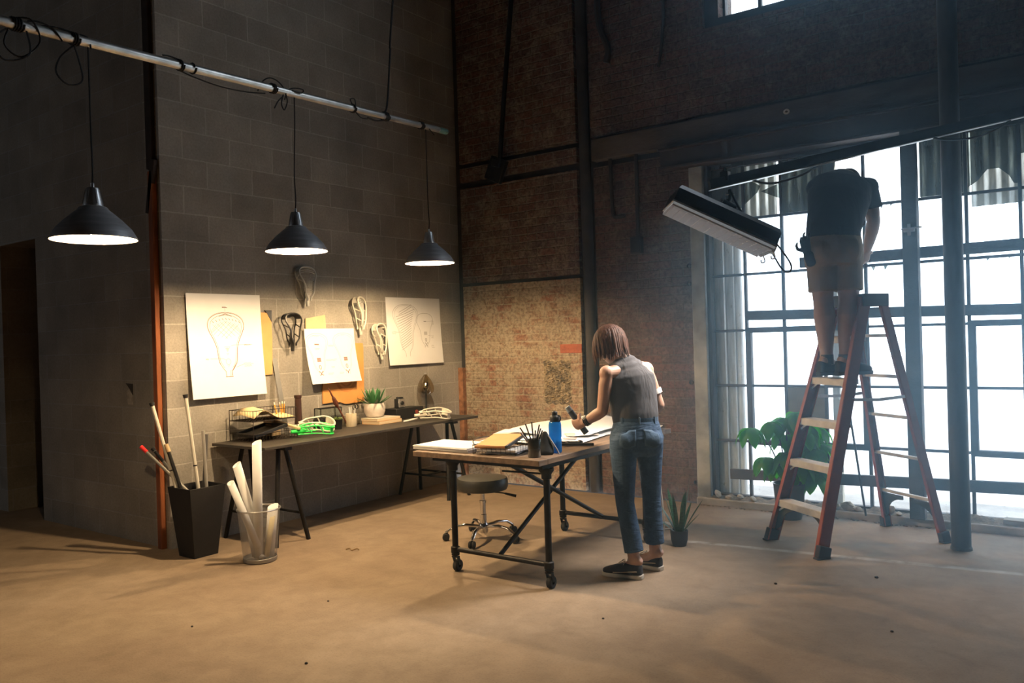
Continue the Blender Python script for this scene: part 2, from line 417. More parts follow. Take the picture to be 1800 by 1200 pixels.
# big steel window ------------------------------------------------------------
GY = 3.33
win = bpy.data.objects.new('window_1', None); COL.objects.link(win); win.location = (WX0, GY, .06); win['kind'] = 'structure'
mun = [3.052, 3.362, 3.672, 3.985, 4.30, 4.665, 4.99, 5.31, 5.63, 5.95, 6.27]
rows = [.532, .992, 1.448, 1.909, 2.365]
fm = MB()
fm.span((WX0, GY - .06, .055), (WX0 + .03, GY + .05, 2.85)); fm.span((WX1 - .05, GY - .03, .055), (WX1, GY + .03, 2.85))
fm.span((WX0, GY - .03, 2.80), (WX1, GY + .03, 2.86)); fm.span((WX0, GY - .03, .055), (WX1, GY + .03, .085))
for x in mun: fm.span((x - .011, GY - .018, .07), (x + .011, GY + .018, 2.84))
for z in rows: fm.span((WX0, GY - .016, z - .010), (WX1, GY + .016, z + .010))
for (x0, x1, z0, z1) in ((3.052, 3.985, .532, 1.448), (4.665, 5.63, .532, 1.448)):   # the two opening leaves
    fm.span((x0 - .005, GY - .035, z0 - .02), (x0 + .04, GY + .02, z1 + .02)); fm.span((x1 - .04, GY - .035, z0 - .02), (x1 + .005, GY + .02, z1 + .02))
    fm.span((x0, GY - .035, z1 - .022), (x1, GY + .02, z1 + .022)); fm.span((x0, GY - .035, z0 - .022), (x1, GY + .02, z0 + .022))
obj('window_frame', fm, FRAME, win, world=True, bevel=.003)

def glass_mat():
    m, nt, b, out = _nodes('grimy_window_glass')
    nt.nodes.remove(b)
    co = coords(nt); mp = N(nt, 'ShaderNodeMapping'); mp.inputs['Scale'].default_value = (14, 14, 2.2); L(nt, co, mp.inputs['Vector'])
    n = noise(nt, mp.outputs[0], 1.6, 7, .7)
    fine = noise(nt, co, 26, 5, .75)
    mul = N(nt, 'ShaderNodeMath', operation='MULTIPLY'); L(nt, n, mul.inputs[0]); L(nt, fine, mul.inputs[1])
    f = ramp(nt, mul.outputs[0], [(.28, .10), (.36, .16), (.42, .85)])
    tr = N(nt, 'ShaderNodeBsdfTransparent'); tr.inputs[0].default_value = (.93, .97, 1, 1)
    df = N(nt, 'ShaderNodeBsdfDiffuse'); df.inputs[0].default_value = (.30, .29, .26, 1)
    tl = N(nt, 'ShaderNodeBsdfTranslucent'); tl.inputs[0].default_value = (.45, .46, .44, 1)
    a = N(nt, 'ShaderNodeMixShader'); a.inputs[0].default_value = .6; L(nt, df.outputs[0], a.inputs[1]); L(nt, tl.outputs[0], a.inputs[2])
    mx = N(nt, 'ShaderNodeMixShader'); L(nt, f, mx.inputs[0]); L(nt, tr.outputs[0], mx.inputs[1]); L(nt, a.outputs[0], mx.inputs[2])
    L(nt, mx.outputs[0], out.inputs['Surface'])
    return m
GLASS_G = glass_mat()
gm = MB(); gm.span((WX0 + .03, GY - .002, .085), (WX1 - .05, GY + .002, 2.365))
obj('window_glass', gm, GLASS_G, win, world=True, smooth=0)
def sooty_glass():
    m, nt, b, out = _nodes('sooty_broken_glass'); nt.nodes.remove(b)
    co = coords(nt); mp = N(nt, 'ShaderNodeMapping'); mp.inputs['Scale'].default_value = (20, 20, 3); L(nt, co, mp.inputs['Vector'])
    f = ramp(nt, noise(nt, mp.outputs[0], 1.4, 6, .7), [(.3, .85), (.55, .6), (.75, .35)])
    tr = N(nt, 'ShaderNodeBsdfTransparent'); tr.inputs[0].default_value = (.8, .85, .8, 1)
    df = N(nt, 'ShaderNodeBsdfDiffuse'); df.inputs[0].default_value = (.10, .10, .085, 1)
    mx = N(nt, 'ShaderNodeMixShader'); L(nt, f, mx.inputs[0]); L(nt, tr.outputs[0], mx.inputs[1]); L(nt, df.outputs[0], mx.inputs[2])
    L(nt, mx.outputs[0], out.inputs['Surface']); return m
SGL = sooty_glass()
def shard(poly, name='broken_pane'):
    obj(name, MB().prism([(x, GY - .004, z) for x, z in poly], (0, .005, 0)), SGL, win, world=True, smooth=0)
shard([(2.78, 2.80), (3.04, 2.80), (3.04, 2.72), (3.20, 2.62), (3.17, 2.57), (3.02, 2.45), (2.92, 2.39), (2.78, 2.39)])
shard([(3.35, 2.62), (3.20, 2.575), (3.35, 2.50)])
shard([(3.375, 2.80), (3.66, 2.80), (3.66, 2.378), (3.375, 2.378)])
shard([(3.685, 2.80), (3.80, 2.80), (3.77, 2.64), (3.685, 2.52)])
shard([(4.37, 2.80), (4.65, 2.80), (4.65, 2.38), (4.37, 2.38)])
shard([(4.68, 2.80), (4.98, 2.80), (4.98, 2.40), (4.955, 2.405), (4.93, 2.46), (4.87, 2.52), (4.80, 2.52), (4.74, 2.45), (4.68, 2.41)])
shard([(5.0, 2.80), (5.3, 2.80), (5.3, 2.62), (5.0, 2.60)])
for k in range(26):                                   # splinters of glass hanging on the bars
    x = rr.choice([rr.uniform(3.75, 4.25), rr.uniform(4.7, 5.2)]); z = rr.choice([2.365, 2.80, 1.92])
    d = rr.uniform(.015, .05)
    shard([(x, z), (x + d, z), (x + d * rr.uniform(.2, .9), z - d * rr.uniform(.6, 1.6))], 'glass_splinter')
obj('blanked_pane', MB().span((3.37, GY - .012, .60), (3.665, GY - .004, .985)), M('grey_board', (.16, .17, .16), .8, 0, .15), win, world=True)

# corrugated sheets hung outside the top lights
def corr_mat():
    m, nt, b, out = _nodes('corrugated_fibreglass'); nt.nodes.remove(b)
    co = coords(nt); mp = N(nt, 'ShaderNodeMapping'); mp.inputs['Scale'].default_value = (9, 9, 2); L(nt, co, mp.inputs['Vector'])
    c = ramp(nt, noise(nt, mp.outputs[0], 2.2, 6, .7), [(.3, (.46, .46, .42)), (.6, (.88, .90, .88))])
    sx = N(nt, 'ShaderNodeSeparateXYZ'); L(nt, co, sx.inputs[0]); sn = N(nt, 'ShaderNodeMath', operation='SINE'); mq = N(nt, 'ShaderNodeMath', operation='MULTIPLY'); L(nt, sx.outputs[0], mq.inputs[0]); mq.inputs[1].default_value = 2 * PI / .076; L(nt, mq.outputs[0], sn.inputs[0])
    c = mix(nt, 1.0, c, ramp(nt, sn.outputs[0], [(0.0, (.42, .41, .37)), (.75, (1, 1, 1))]), 'MULTIPLY')  # darker valleys painted in to strengthen the shading of the corrugation
    df = N(nt, 'ShaderNodeBsdfDiffuse'); L(nt, c, df.inputs[0]); tl = N(nt, 'ShaderNodeBsdfTranslucent'); L(nt, c, tl.inputs[0])
    mx = N(nt, 'ShaderNodeMixShader'); mx.inputs[0].default_value = .6; L(nt, df.outputs[0], mx.inputs[1]); L(nt, tl.outputs[0], mx.inputs[2])
    L(nt, mx.outputs[0], out.inputs['Surface']); return m
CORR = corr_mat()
for (x0, x1, zb, lab) in ((2.79, 3.30, 2.385, 'grey corrugated sheet outside the top left window panes, above the light bank'),
                      (3.34, 3.74, 2.38, 'grey corrugated sheet behind the sooty pane beside the man\'s shoulder'),
                      (4.36, 4.68, 2.375, 'grey corrugated sheet between the timber window post and the steel column'),
                      (4.69, 5.75, 2.28, 'wide grey corrugated sheet behind the arch-shaped hole in the broken pane')):
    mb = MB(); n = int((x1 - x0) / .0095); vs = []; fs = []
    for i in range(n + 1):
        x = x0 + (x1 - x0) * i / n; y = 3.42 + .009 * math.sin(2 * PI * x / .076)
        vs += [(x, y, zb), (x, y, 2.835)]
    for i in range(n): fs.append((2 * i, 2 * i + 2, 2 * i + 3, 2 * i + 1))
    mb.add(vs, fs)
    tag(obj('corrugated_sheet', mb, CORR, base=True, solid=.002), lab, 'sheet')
# white painted timber just outside the left panes
wj = MB(); wj.span((2.75, 3.36, .05), (2.85, 3.50, 2.86)); wj.span((2.85, 3.40, .05), (2.92, 3.50, 2.86)); wj.tube([(2.945, 3.45, .05), (2.945, 3.45, 2.86)], .03, 10)
struct('trim_15', wj, M('peeling_white_paint', (.62, .62, .60), .8, 0, .35, 6, 30, .4, stretch=(4, 4, .5)), bevel=.006)
wj = MB(); wj.span((3.70, 3.40, .05), (3.755, 3.46, 2.86)); struct('trim_16', wj, M('peeling_cream_paint', (.5, .47, .38), .8, 0, .35, 6, 30, .4, stretch=(4, 4, .5)), bevel=.006)

# timber post and rails bolted in front of the window
struct('trim_17', MB().span((4.275, 3.15, .055), (4.375, 3.25, 2.86)), TIMBER_D, bevel=.006)
def rail(n, p, q, h):
    mb = MB(); mb.bar(p, q, .035, h, (0, 0, 1)); struct(n, mb, TIMBER_D, bevel=.004)
rail('trim_18', (3.515, 3.27, 1.965), (6.3, 3.27, 1.985), .08)
rail('trim_19', (3.065, 3.27, 1.568), (6.3, 3.27, 1.515), .077)
rail('trim_20', (2.90, 3.27, .262), (6.3, 3.27, .345), .083)
lt = thing('window_latch', 'small pale metal cross-shaped latch on the dark timber window post', 'latch', (4.325, 3.15, 2.13))
obj('latch_plate', MB().box((0, -.006, .0), (.075, .012, .03)).box((0, -.006, 0), (.022, .012, .085)), ALU, lt, bevel=.003)
obj('latch_bolt', MB().tube([(-.05, -.018, .008), (.085, -.018, .012)], .006), ALU, lt)

# upper window
uw = bpy.data.objects.new('window_2', None); COL.objects.link(uw); uw.location = (UX0, 3.45, UZ0); uw['kind'] = 'structure'
um = MB()
for x in (3.20, 3.52, 3.84, 4.16, 4.48, 4.80): um.span((x - .014, 3.43, UZ0), (x + .014, 3.47, 6.4))
for z in (4.6, 5.14, 5.68): um.span((UX0, 3.43, z - .012), (UX1, 3.47, z + .012))
um.span((UX0, 3.42, UZ0 - .02), (UX1, 3.48, UZ0 + .03)); um.span((UX0 - .01, 3.42, UZ0), (UX0 + .02, 3.48, 6.4))
obj('window_frame', um, FRAME, uw, world=True)
obj('window_glass', MB().span((UX0, 3.448, UZ0), (UX1, 3.452, 6.4)), GLASS_G, uw, world=True, smooth=0)

# outside ground
struct('ground_outside', MB().span((-20, 3.9, -.3), (30, 40, -.02)), M('pale_yard', (.75, .75, .73), .9, 0, .08, 1), smooth=0)
SKY = 5.0; EXPO = 0.0; BANK = 13.0; HAZE = .08
# ================================================================= drawings on the block wall
def ribbon(mb, pts, w, f):
    """flat pencil stroke: pts in (u, v) metres on the sheet, f maps (u, v) to 3-D"""
    pts = [pts[0]] + [p for q, p in zip(pts, pts[1:]) if math.hypot(p[0] - q[0], p[1] - q[1]) > 1e-5]; n = len(pts); w = w * SW
    if n < 2: return
    cl = n > 3 and math.hypot(pts[0][0] - pts[-1][0], pts[0][1] - pts[-1][1]) < 1e-4
    vs = []
    for i in range(n):
        p0 = pts[i - 1] if i else (pts[-2] if cl else pts[0]); p1 = pts[i + 1] if i < n - 1 else (pts[1] if cl else pts[-1])
        dx, dy = p1[0] - p0[0], p1[1] - p0[1]; l = math.hypot(dx, dy) or 1; nx, ny = -dy / l * w / 2, dx / l * w / 2
        vs += [f(pts[i][0] + nx, pts[i][1] + ny), f(pts[i][0] - nx, pts[i][1] - ny)]
    mb.add(vs, [(2 * i, 2 * i + 1, 2 * i + 3, 2 * i + 2) for i in range(n - 1)])

SW = .95
def head_outline(k=5, throat=True):
    """half outline of a lacrosse head, unit height, x half-width (max .33)"""
    pts = [(.055, 0), (.06, .08), (.10, .13), (.155, .22), (.175, .34), (.19, .46), (.235, .58), (.30, .70), (.33, .80), (.30, .90), (.20, .97), (.08, 1.0), (0, 1.0)]
    r = spline([(x, y, 0) for x, y in pts], k)
    right = [(p.x, p.y) for p in r]
    return right + [(-x, y) for x, y in reversed(right[:-1])]

def scribble(mb, f, u, v, w, lines=2, h=.012, rr=random.Random(5), sw=.0025):
    for j in range(lines):
        x = u; pts = []
        ww = w * rr.uniform(.7, 1)
        while x < u + ww:
            pts.append((x, v - j * h + rr.uniform(-.25, .25) * h)); x += rr.uniform(.004, .009)
        ribbon(mb, pts, sw, f)

def sheet(name, label, cat, y0, y1, z0, z1, curl, m, thick=.0012, shear=0.0, group=None, lift=.006):
    W, H = y1 - y0, z1 - z0
    t = thing(name, label, cat, (lift, (y0 + y1) / 2, z0), 0, group)
    def surf(u, v, e=0.0):       # u to the right 0..W, v up 0..H
        k = 1 - v / H
        return V((curl * k * k + e, u - W / 2 + shear * k, v))
    mb = MB(); nu, nv = 6, 14; vs = []; fs = []
    for e in (0.0, thick):
        for j in range(nv + 1):
            for i in range(nu + 1): vs.append(surf(W * i / nu, H * j / nv, e))
    q = (nu + 1) * (nv + 1)
    for j in range(nv):
        for i in range(nu):
            a = j * (nu + 1) + i
            fs += [(a, a + 1, a + nu + 2, a + nu + 1), (q + a + nu + 1, q + a + nu + 2, q + a + 1, q + a)]
    for i in range(nu): fs += [(i, q + i, q + i + 1, i + 1), (nv * (nu + 1) + i + 1, q + nv * (nu + 1) + i + 1, q + nv * (nu + 1) + i, nv * (nu + 1) + i)]
    for j in range(nv):
        a = j * (nu + 1); b = a + nu + 1; fs += [(a, b, q + b, q + a)]; a += nu; b += nu; fs += [(b, a, q + a, q + b)]
    mb.add(vs, fs); obj('paper', mb, m, t, smooth=30)
    return t, (lambda u, v: surf(u, v, thick + .0008)), W, H

INK = M('brown_pencil', (.24, .15, .13), .9, 0, .1); INK2 = M('faint_pencil', (.52, .46, .43), .9, 0, .1)
INK3 = M('grey_pencil', (.34, .33, .32), .9, 0, .1)

# drawing 1
t, f, W, H = sheet('lacrosse_drawing', 'largest white paper sheet with a netted lacrosse head drawing, left on the block wall', 'drawing', .16, .805, 1.062, 1.845, .040, PAPER, shear=.012, group=None, lift=.018)
mb = MB(); O = head_outline()
def P1(x, y, s=.485, cx=.50, y0=.195): return (W * cx + x * s * .98, H * y0 + y * s)
ribbon(mb, [P1(x, y) for x, y in O], .0045, f)
ribbon(mb, [P1(x * .88, y * .93 + .035) for x, y in O[8:-8]], .003, f)
ribbon(mb, [P1(x * 1.03, y * 1.02 - .01) for x, y in O[14:-14]], .002, f)
for s_ in (-1, 1):
    for k in range(7):
        a = (-.24 + k * .07) * s_; c = (a + .26 * s_)
        ribbon(mb, [P1(a, .88 - abs(k - 3) * .02), P1(max(-.27, min(.27, c)), .60 + .02 * k)], .002, f)
for k in range(9): ribbon(mb, [P1(-.24 + k * .06, .86 + .06 * math.cos((k - 4) * .35)), P1(-.22 + k * .06, .835 + .06 * math.cos((k - 4) * .35))], .005, f)
ribbon(mb, [P1(-.12, .95), P1(0, .985), P1(.12, .95)], .006, f)
ribbon(mb, [P1(-.05, .47), P1(.05, .47), P1(.0, .39), P1(-.05, .47)], .003, f); ribbon(mb, [P1(-.02, .45), P1(.02, .45), P1(0, .41), P1(-.01, .45)], .005, f)
ribbon(mb, [P1(-.02, .37), P1(.02, .37), P1(0, .34), P1(-.02, .37)], .002, f)
ribbon(mb, [P1(.045 * math.cos(a), .235 + .045 * math.sin(a)) for a in [i * PI / 8 for i in range(17)]], .002, f)
ribbon(mb, [P1(-.02, .18), P1(.02, .18), P1(0, .15), P1(-.02, .18)], .002, f)
ribbon(mb, [P1(.05, .02), P1(.06, .09), P1(.14, .2)], .006, f); ribbon(mb, [P1(.02, .0), P1(.03, .1)], .004, f); ribbon(mb, [P1(-.07, 0), P1(.07, 0)], .006, f)
ribbon(mb, [P1(.07, .48), P1(.12, .495), P1(.42, .495)], .002, f); scribble(mb, f, W * .5 + .15, H * .195 + .485 * .497, .085, 2, .004)
ribbon(mb, [P1(-.03, .26), P1(-.09, .285), P1(-.32, .29)], .002, f); scribble(mb, f, W * .5 - .19, H * .195 + .485 * .29, .035, 2, .005)
ribbon(mb, [P1(.13, .14), P1(.30, .19)], .002, f); scribble(mb, f, W * .5 + .14, H * .195 + .485 * .20, .085, 4, .008, sw=.0018)
ribbon(mb, [P1(0, 1.02), P1(0, 1.07)], .002, f); scribble(mb, f, W * .5 - .025, H * .195 + .485 * 1.095, .05, 2, .005, sw=.004)
obj('pencil_lines', mb, INK, t, smooth=0)  # loose pencil strokes of the drawing, kept as one mesh

# drawing 2
t, f, W, H = sheet('lacrosse_drawing', 'middle white paper sheet with two faint heads and dark part sketches, overlapping an orange board', 'drawing', 1.235, 1.79, 1.106, 1.573, .07, PAPER, shear=.015, lift=.022)
mb = MB(); mf = MB()
def P2(cx, x, y, s=.36, y0=.14): return (W * cx + x * s, H * y0 + y * s)
for cx in (.22, .76):
    ribbon(mf, [P2(cx, x, y) for x, y in O], .003, f); ribbon(mf, [P2(cx, x * .85, y * .92 + .04) for x, y in O[8:-8]], .002, f)
    w_ = .042
    for k in range(5): ribbon(mb, [(W * cx - w_ / 2, H * .40 + k * .007), (W * cx + w_ / 2, H * .40 + k * .007)], .0062, f)
    ribbon(mb, [(W * cx + .011 * math.cos(a), H * .295 + .017 * math.sin(a)) for a in [i * PI / 6 for i in range(13)]], .006, f)
    ribbon(mb, [(W * cx - .022, H * .225), (W * cx, H * .185), (W * cx + .022, H * .225)], .009, f); ribbon(mb, [(W * cx, H * .19), (W * cx, H * .155)], .012, f)
    if cx < .5: ribbon(mb, [(W * cx - .018, H * .150), (W * cx, H * .165), (W * cx + .018, H * .150)], .007, f)
ribbon(mb, [(W * .17, H * .715), (W * .26, H * .71)], .012, f)
for (u, v, w_, n_) in ((.14, .87, .08, 1), (.72, .88, .05, 1), (.44, .69, .07, 2), (.17, .64, .06, 2), (.36, .43, .15, 2), (.44, .30, .05, 2), (.35, .18, .07, 2), (.58, .18, .07, 2)):
    scribble(mf, f, W * u, H * v, w_, n_, .009, sw=.003)
obj('pencil_sketches', mb, INK, t, smooth=0); obj('pencil_lines', mf, INK2, t, smooth=0)

# drawing 3
t, f, W, H = sheet('lacrosse_drawing', 'white paper sheet with a diagonally striped head and a small head, nearest the brick corner', 'drawing', 2.213, 2.975, 1.219, 1.862, .03, PAPER, shear=.006, lift=.006)
mb = MB()
def P3(cx, x, y, s, y0): return (W * cx + x * s, H * y0 + y * s)
A = [P3(.34, x * 1.05, y, .50, .12) for x, y in O]; ribbon(mb, A, .0035, f); ribbon(mb, [P3(.34, x * .92, y * .95 + .03, .50, .12) for x, y in O[12:-12]], .0025, f)
for k in range(17):
    y = .16 + k * .045; hw = .17 if y < .5 else .17 + (y - .5) * .42
    hw = min(hw, .29 if y < .82 else .2)
    ribbon(mb, [P3(.34, -hw * .9, y - .03, .50, .12), P3(.34, 0, y + .04, .50, .12), P3(.34, hw * .85, y + .12, .50, .12)], .0045, f)
ribbon(mb, [P3(.69, x * 1.05, y, .34, .24) for x, y in O], .0035, f)
for a, b, c in ((.645, .43, 4), ):
    for k in range(5): ribbon(mb, [(W * .665, H * .44 + k * .007), (W * .725, H * .44 + k * .007)], .004, f)
ribbon(mb, [(W * .67, H * .645), (W * .72, H * .645)], .009, f); ribbon(mb, [(W * .693 + .008 * math.cos(a), H * .36 + .016 * math.sin(a)) for a in [i * PI / 6 for i in range(13)]], .008, f)
ribbon(mb, [(W * .67, H * .32), (W * .695, H * .29), (W * .72, H * .32)], .008, f); ribbon(mb, [(W * .675, H * .26), (W * .695, H * .295), (W * .715, H * .26)], .008, f)
for (u, v, w_, n_) in ((.82, .65, .05, 3), (.80, .42, .04, 2), (.79, .27, .05, 2), (.08, .49, .06, 2)): scribble(mb, f, W * u, H * v, w_, n_, .016, sw=.003)
ribbon(mb, [(W * .73, H * .645), (W * .82, H * .65)], .002, f); ribbon(mb, [(W * .74, H * .43), (W * .79, H * .42)], .002, f); ribbon(mb, [(W * .14, H * .485), (W * .26, H * .485)], .0025, f)
obj('pencil_lines', mb, INK3, t, smooth=0)

# boards tucked behind the sheets
fo = thing('board_folder', 'orange board with a black corner sticking out behind the largest drawing', 'folder', (.004, .80, 1.2))
obj('board', MB().prism([(0, -.25, 0), (0, .11, .008), (0, .118, .30), (0, .115, .43), (0, .07, .505), (0, -.25, .52)], (.012, 0, 0)), KRAFT, fo, bevel=.002)
obj('black_corner', MB().prism([(.001, .115, .43), (.001, .118, .525), (.001, .05, .525), (.001, .07, .505)], (.013, 0, 0)), BLACK, fo)
kc = MB().prism([(.006, 1.262, 1.42), (.006, 1.49, 1.42), (.006, 1.475, 1.692), (.006, 1.262, 1.66)], (.008, 0, 0))
tag(obj('kraft_card', kc, M('pale_card', (.62, .47, .27), .85, 0, .08), base=True), 'blank tan card peeking above the middle drawing', 'card')
pt = thing('painted_board', 'orange board with a painted brown oval, behind and below the middle drawing', 'painting', (.004, 1.66, .90))
rr = random.Random(11)
lo = [(0, y, .004 + .01 * rr.random() + .02 * (1 if y < 0 else 0)) for y in [-.238 + i * .0476 for i in range(11)]]
obj('board', MB().prism(lo + [(0, .245, .50), (0, .24, .538), (0, -.23, .55)], (.014, 0, 0)), M('orange_board', (.66, .30, .085), .75, 0, .1, 5), pt)
oval = MB()
SW = 1.0
for k, (ra, rb, w) in enumerate(((.135, .175, .03), (.095, .135, .014))):
    ribbon(oval, [(.03 + ra * math.cos(a), .30 + rb * math.sin(a)) for a in [i * PI / 24 for i in range(49)]], w, lambda u, v: V((.0150, u, v)))
obj('painted_oval', oval, M('brown_paint', (.60, .235, .065), .7, 0, .25, 8), pt, smooth=0)

# ================================================================= lacrosse heads
NET = M('net_cord', (.55, .53, .48), .85, 0, .1); HEADW = M('ivory_plastic', (.72, .68, .58), .45, 0, .05)
HEADG = M('grey_plastic', (.50, .50, .47), .5, 0, .08); HEADK = M('black_head_plastic', (.02, .018, .017), .35, 0, .1)
HEADN = M('neon_green_plastic', (.05, .80, .13), .4, 0, .05)
def lacrosse_head(label, mat, loc, rot, h=.29, w=1.0, net=None, group=None, laces=False):
    t = thing('lacrosse_head', label, 'lacrosse head', loc, 0, group); t.rotation_euler = rot
    O = [(x * w, y) for x, y in head_outline(4)]
    d = .045
    def bow(y): return .018 * math.sin(y * PI * 1.1)
    fr = [V((x * h, y * h, d + bow(y))) for x, y in O]
    bk = [V((x * h * .90, y * h * .97 + .004, bow(y) - .004 - .012 * math.sin(PI * y))) for x, y in O]
    mb = MB(); n = len(O)
    rad = [.0068 if .1 < y < .9 else .0080 for _, y in O]
    mb.tube(fr, rad, 6); mb.tube(bk, [r * .85 for r in rad], 6)
    for i in (int(n * .14), int(n * .24), int(n * .76), int(n * .86)):
        if .93 > O[i][1] > .12: mb.tube([fr[i], bk[max(0, min(n - 1, i + (4 if i < n / 2 else -4)))]], .005, 6)
    top = [i for i in range(n) if O[i][1] > .84]             # the scoop is a solid band
    mb.loft([[fr[i], fr[i] + (bk[i] - fr[i]) * .5 + V((0, -.004, .002)), bk[i], bk[i] + V((0, -.006, .002)), fr[i] + V((0, -.008, 0))] for i in top])
    mb.limb([(0, -.045, .02), (0, -.01, .02), (0, .045, .022), (0, .065, .024)], [(.013, .013), (.017, .016), (.021, .020), (.028, .012)], (1, 0, 0), 10, False)
    obj('frame', mb, mat, t)
    if net:
        nb = MB()
        def hw(y):                                           # half width of the outline at height y
            best = .1
            for i in range(len(O) // 2):
                if O[i][1] <= y <= O[i + 1][1]: best = max(best if best != .1 else 0, O[i][0])
            return best
        def sag(u, y): return bow(y) + .026 + .012 * (1 - u * u) * math.sin(PI * min(1, max(0, (y - .12) / .86)))
        K = 7
        for s in (-1, 1):
            for k in range(-K, K + 11):
                pts = []
                for j in range(15):
                    y = .15 + .82 * j / 14; u = s * ((k / K) * 1.0 - 1.5 * (y - .15))
                    if abs(u) <= 1.0: pts.append(V((u * hw(y) * h * .92, y * h, sag(u, y))))
                if len(pts) > 1: nb.tube(pts, .0015, 4)
        for y in (.2, .34, .46): nb.tube([V((u * hw(y) * h * .92, y * h, sag(u, y))) for u in (-1, -.5, 0, .5, 1)], .002, 4)
        for yy in (.80, .86): nb.tube([V((u * hw(yy) * h * .9, (yy + .05 * (1 - u * u)) * h, sag(u, yy) + .012)) for u in (-1, -.6, -.2, .2, .6, 1)], .0035, 5)
        obj('net', nb, net, t)
    if laces:
        lb = MB(); lb2 = MB(); lb.tube(spline([(-.09, .22 * 1.0, .04), (-.115, .20, .045), (-.125, .175, .04)], 4), .0035, 5)
        lb2.tube(spline([(-.03, .02, .03), (-.045, -.02, .035), (-.052, -.045, .03)], 4), .0035, 5)
        obj('lace', lb, net, t); obj('lace', lb2, net, t)
    return t
# on the wall: local x -> +y, local y -> up, local z -> out of the wall
def onwall(tilt, lean=0, yaw=0):
    B = Matrix(((0, 0, 1), (1, 0, 0), (0, 1, 0)))
    return (B @ Euler((lean, yaw, tilt)).to_matrix()).to_euler()
lacrosse_head('greyish lacrosse head with a full net and loose laces, highest on the block wall', HEADG, (.02, 1.262, 1.805), onwall(.03, -.05, .15), .285, 1.05, NET, laces=True)
lacrosse_head('black lacrosse head frame with no net, left of the middle drawing', HEADK, (.02, 1.095, 1.435), onwall(.04, 0, .1), .265, 1.0)
lacrosse_head('white lacrosse head with a deep net, above the unstrung white head', HEADW, (.02, 1.85, 1.56), onwall(.06, 0, .5), .29, 1.05, NET, laces=False)
lacrosse_head('white lacrosse head frame with no net, left of the striped-head drawing', HEADW, (.02, 2.105, 1.325), onwall(.13, 0, .35), .285, 1.0)

# ================================================================= long narrow bench along the block wall
BZ = .725
bench = thing('trestle_bench', 'long narrow black-topped trestle bench against the grey block wall', 'bench', (.345, 1.53, 0))
BT = M('black_stained_board', (.045, .038, .03), .6, 0, .3, 5, 40, .12, stretch=(3, .5, 3))
obj('bench_top', MB().span((.03, .33, BZ - .022), (.66, 2.735, BZ)), BT, bench, world=True, bevel=.003)
for yc in (.56, 2.44):
    fr = MB(); fr.span((.06, yc - .03, BZ - .047), (.63, yc + .03, BZ - .022)); obj('trestle_rail', fr, STEEL_DK, bench, world=True)
    for s in (-1, 1):
        for (xt, xb) in ((.55, .645), (.13, .04)):
            lg = MB(); lg.tube([(xt, yc + s * .03, BZ - .03), (xb, yc + s * .145, 0.0)], .0165, 10); obj('leg', lg, STEEL_DK, bench, world=True)
        lg = MB(); lg.tube([(.615, yc + s * .112, .20), (.065, yc + s * .112, .20)], .0095, 8); obj('crossbar', lg, STEEL_DK, bench, world=True)
    lg = MB(); lg.tube([(.34, yc - .112, .20), (.34, yc + .112, .20)], .0095, 8); obj('crossbar', lg, STEEL_DK, bench, world=True)

def wire_basket(mb, x0, x1, y0, y1, z0, z1, n=12, m=9, r=.0022, flare=.0):
    c = [(x0, y0), (x1, y0), (x1, y1), (x0, y1)]
    for z, q in ((z0, 0), (z1, flare)):
        mb.tube([(x + (q if x == x1 else -q), y + (q if y == y1 else -q), z) for x, y in c], r * 1.3, 5, closed=True)
    for k in range(n + 1):
        y = y0 + (y1 - y0) * k / n
        mb.tube([(x0 - flare, y, z1), (x0, y, z0), (x1, y, z0), (x1 + flare, y, z1)], r * .7, 4)
    for k in range(m + 1):
        x = x0 + (x1 - x0) * k / m
        mb.tube([(x, y0 - flare, z1), (x, y0, z0), (x, y1, z0), (x, y1 + flare, z1)], r * .7, 4)
    return mb
WIRE = M('dark_wire', (.05, .038, .03), .45, .7, .1)
tr = thing('letter_tray', 'two-tier dark wire basket tray at the left end of the bench', 'tray', (.21, .66, BZ))
obj('lower_basket', wire_basket(MB(), .07, .36, .46, .86, BZ + .004, BZ + .062, 14, 9), WIRE, tr, world=True)
ub = wire_basket(MB(), .07, .36, .46, .86, BZ + .155, BZ + .235, 14, 9)
obj('upper_basket', ub, WIRE, tr, world=True)
for (x, y) in ((.07, .46), (.36, .46), (.07, .86), (.36, .86)): obj('post', MB().tube([(x, y, BZ + .004), (x, y, BZ + .235)], .0032, 6), WIRE, tr, world=True)
mb = MB(); vs = []; fs = []
nn = 14
for i in range(nn + 1):
    a = i / nn; y = .475 + .37 * a; z = BZ + .165 + .075 * math.exp(-((a - .25) / .24) ** 2) + .012 * a
    vs += [(.09, y, z), (.20, y, z + .012), (.35, y, z - .012)]
for i in range(nn):
    for j in range(2): fs.append((3 * i + j, 3 * i + j + 1, 3 * i + j + 4, 3 * i + j + 3))
mb.add(vs, fs); tag(obj('curled_paper', mb, M('yellowed_paper', (.75, .58, .32), .85, 0, .08), base=True, solid=.004), 'curled yellowed paper lying in the upper wire basket', 'paper')
for i, (x, y, dy) in enumerate(((.24, .775, -.03), (.22, .79, -.028), (.26, .80, -.02), (.24, .835, .004), (.21, .842, .0))):
    p = thing('pencil', 'yellow pencil of the small bunch upright at the right of the wire tray', 'pencil', (x, y, BZ + .158), 0, 'yellow pencils in the wire tray')
    obj('shaft', MB().tube([(0, 0, 0), (0, dy, .10)], .0042, 6), M('pencil_yellow', (.80, .36, .04), .5, 0, .05), p)
    obj('eraser', MB().tube([(0, dy, .10), (0, dy * 1.15, .118)], .0044, 6), WHITEP, p)
kb = MB().box((0, 0, .012), (.30, .26, .022), Euler((-.0, .0, 0)).to_matrix())
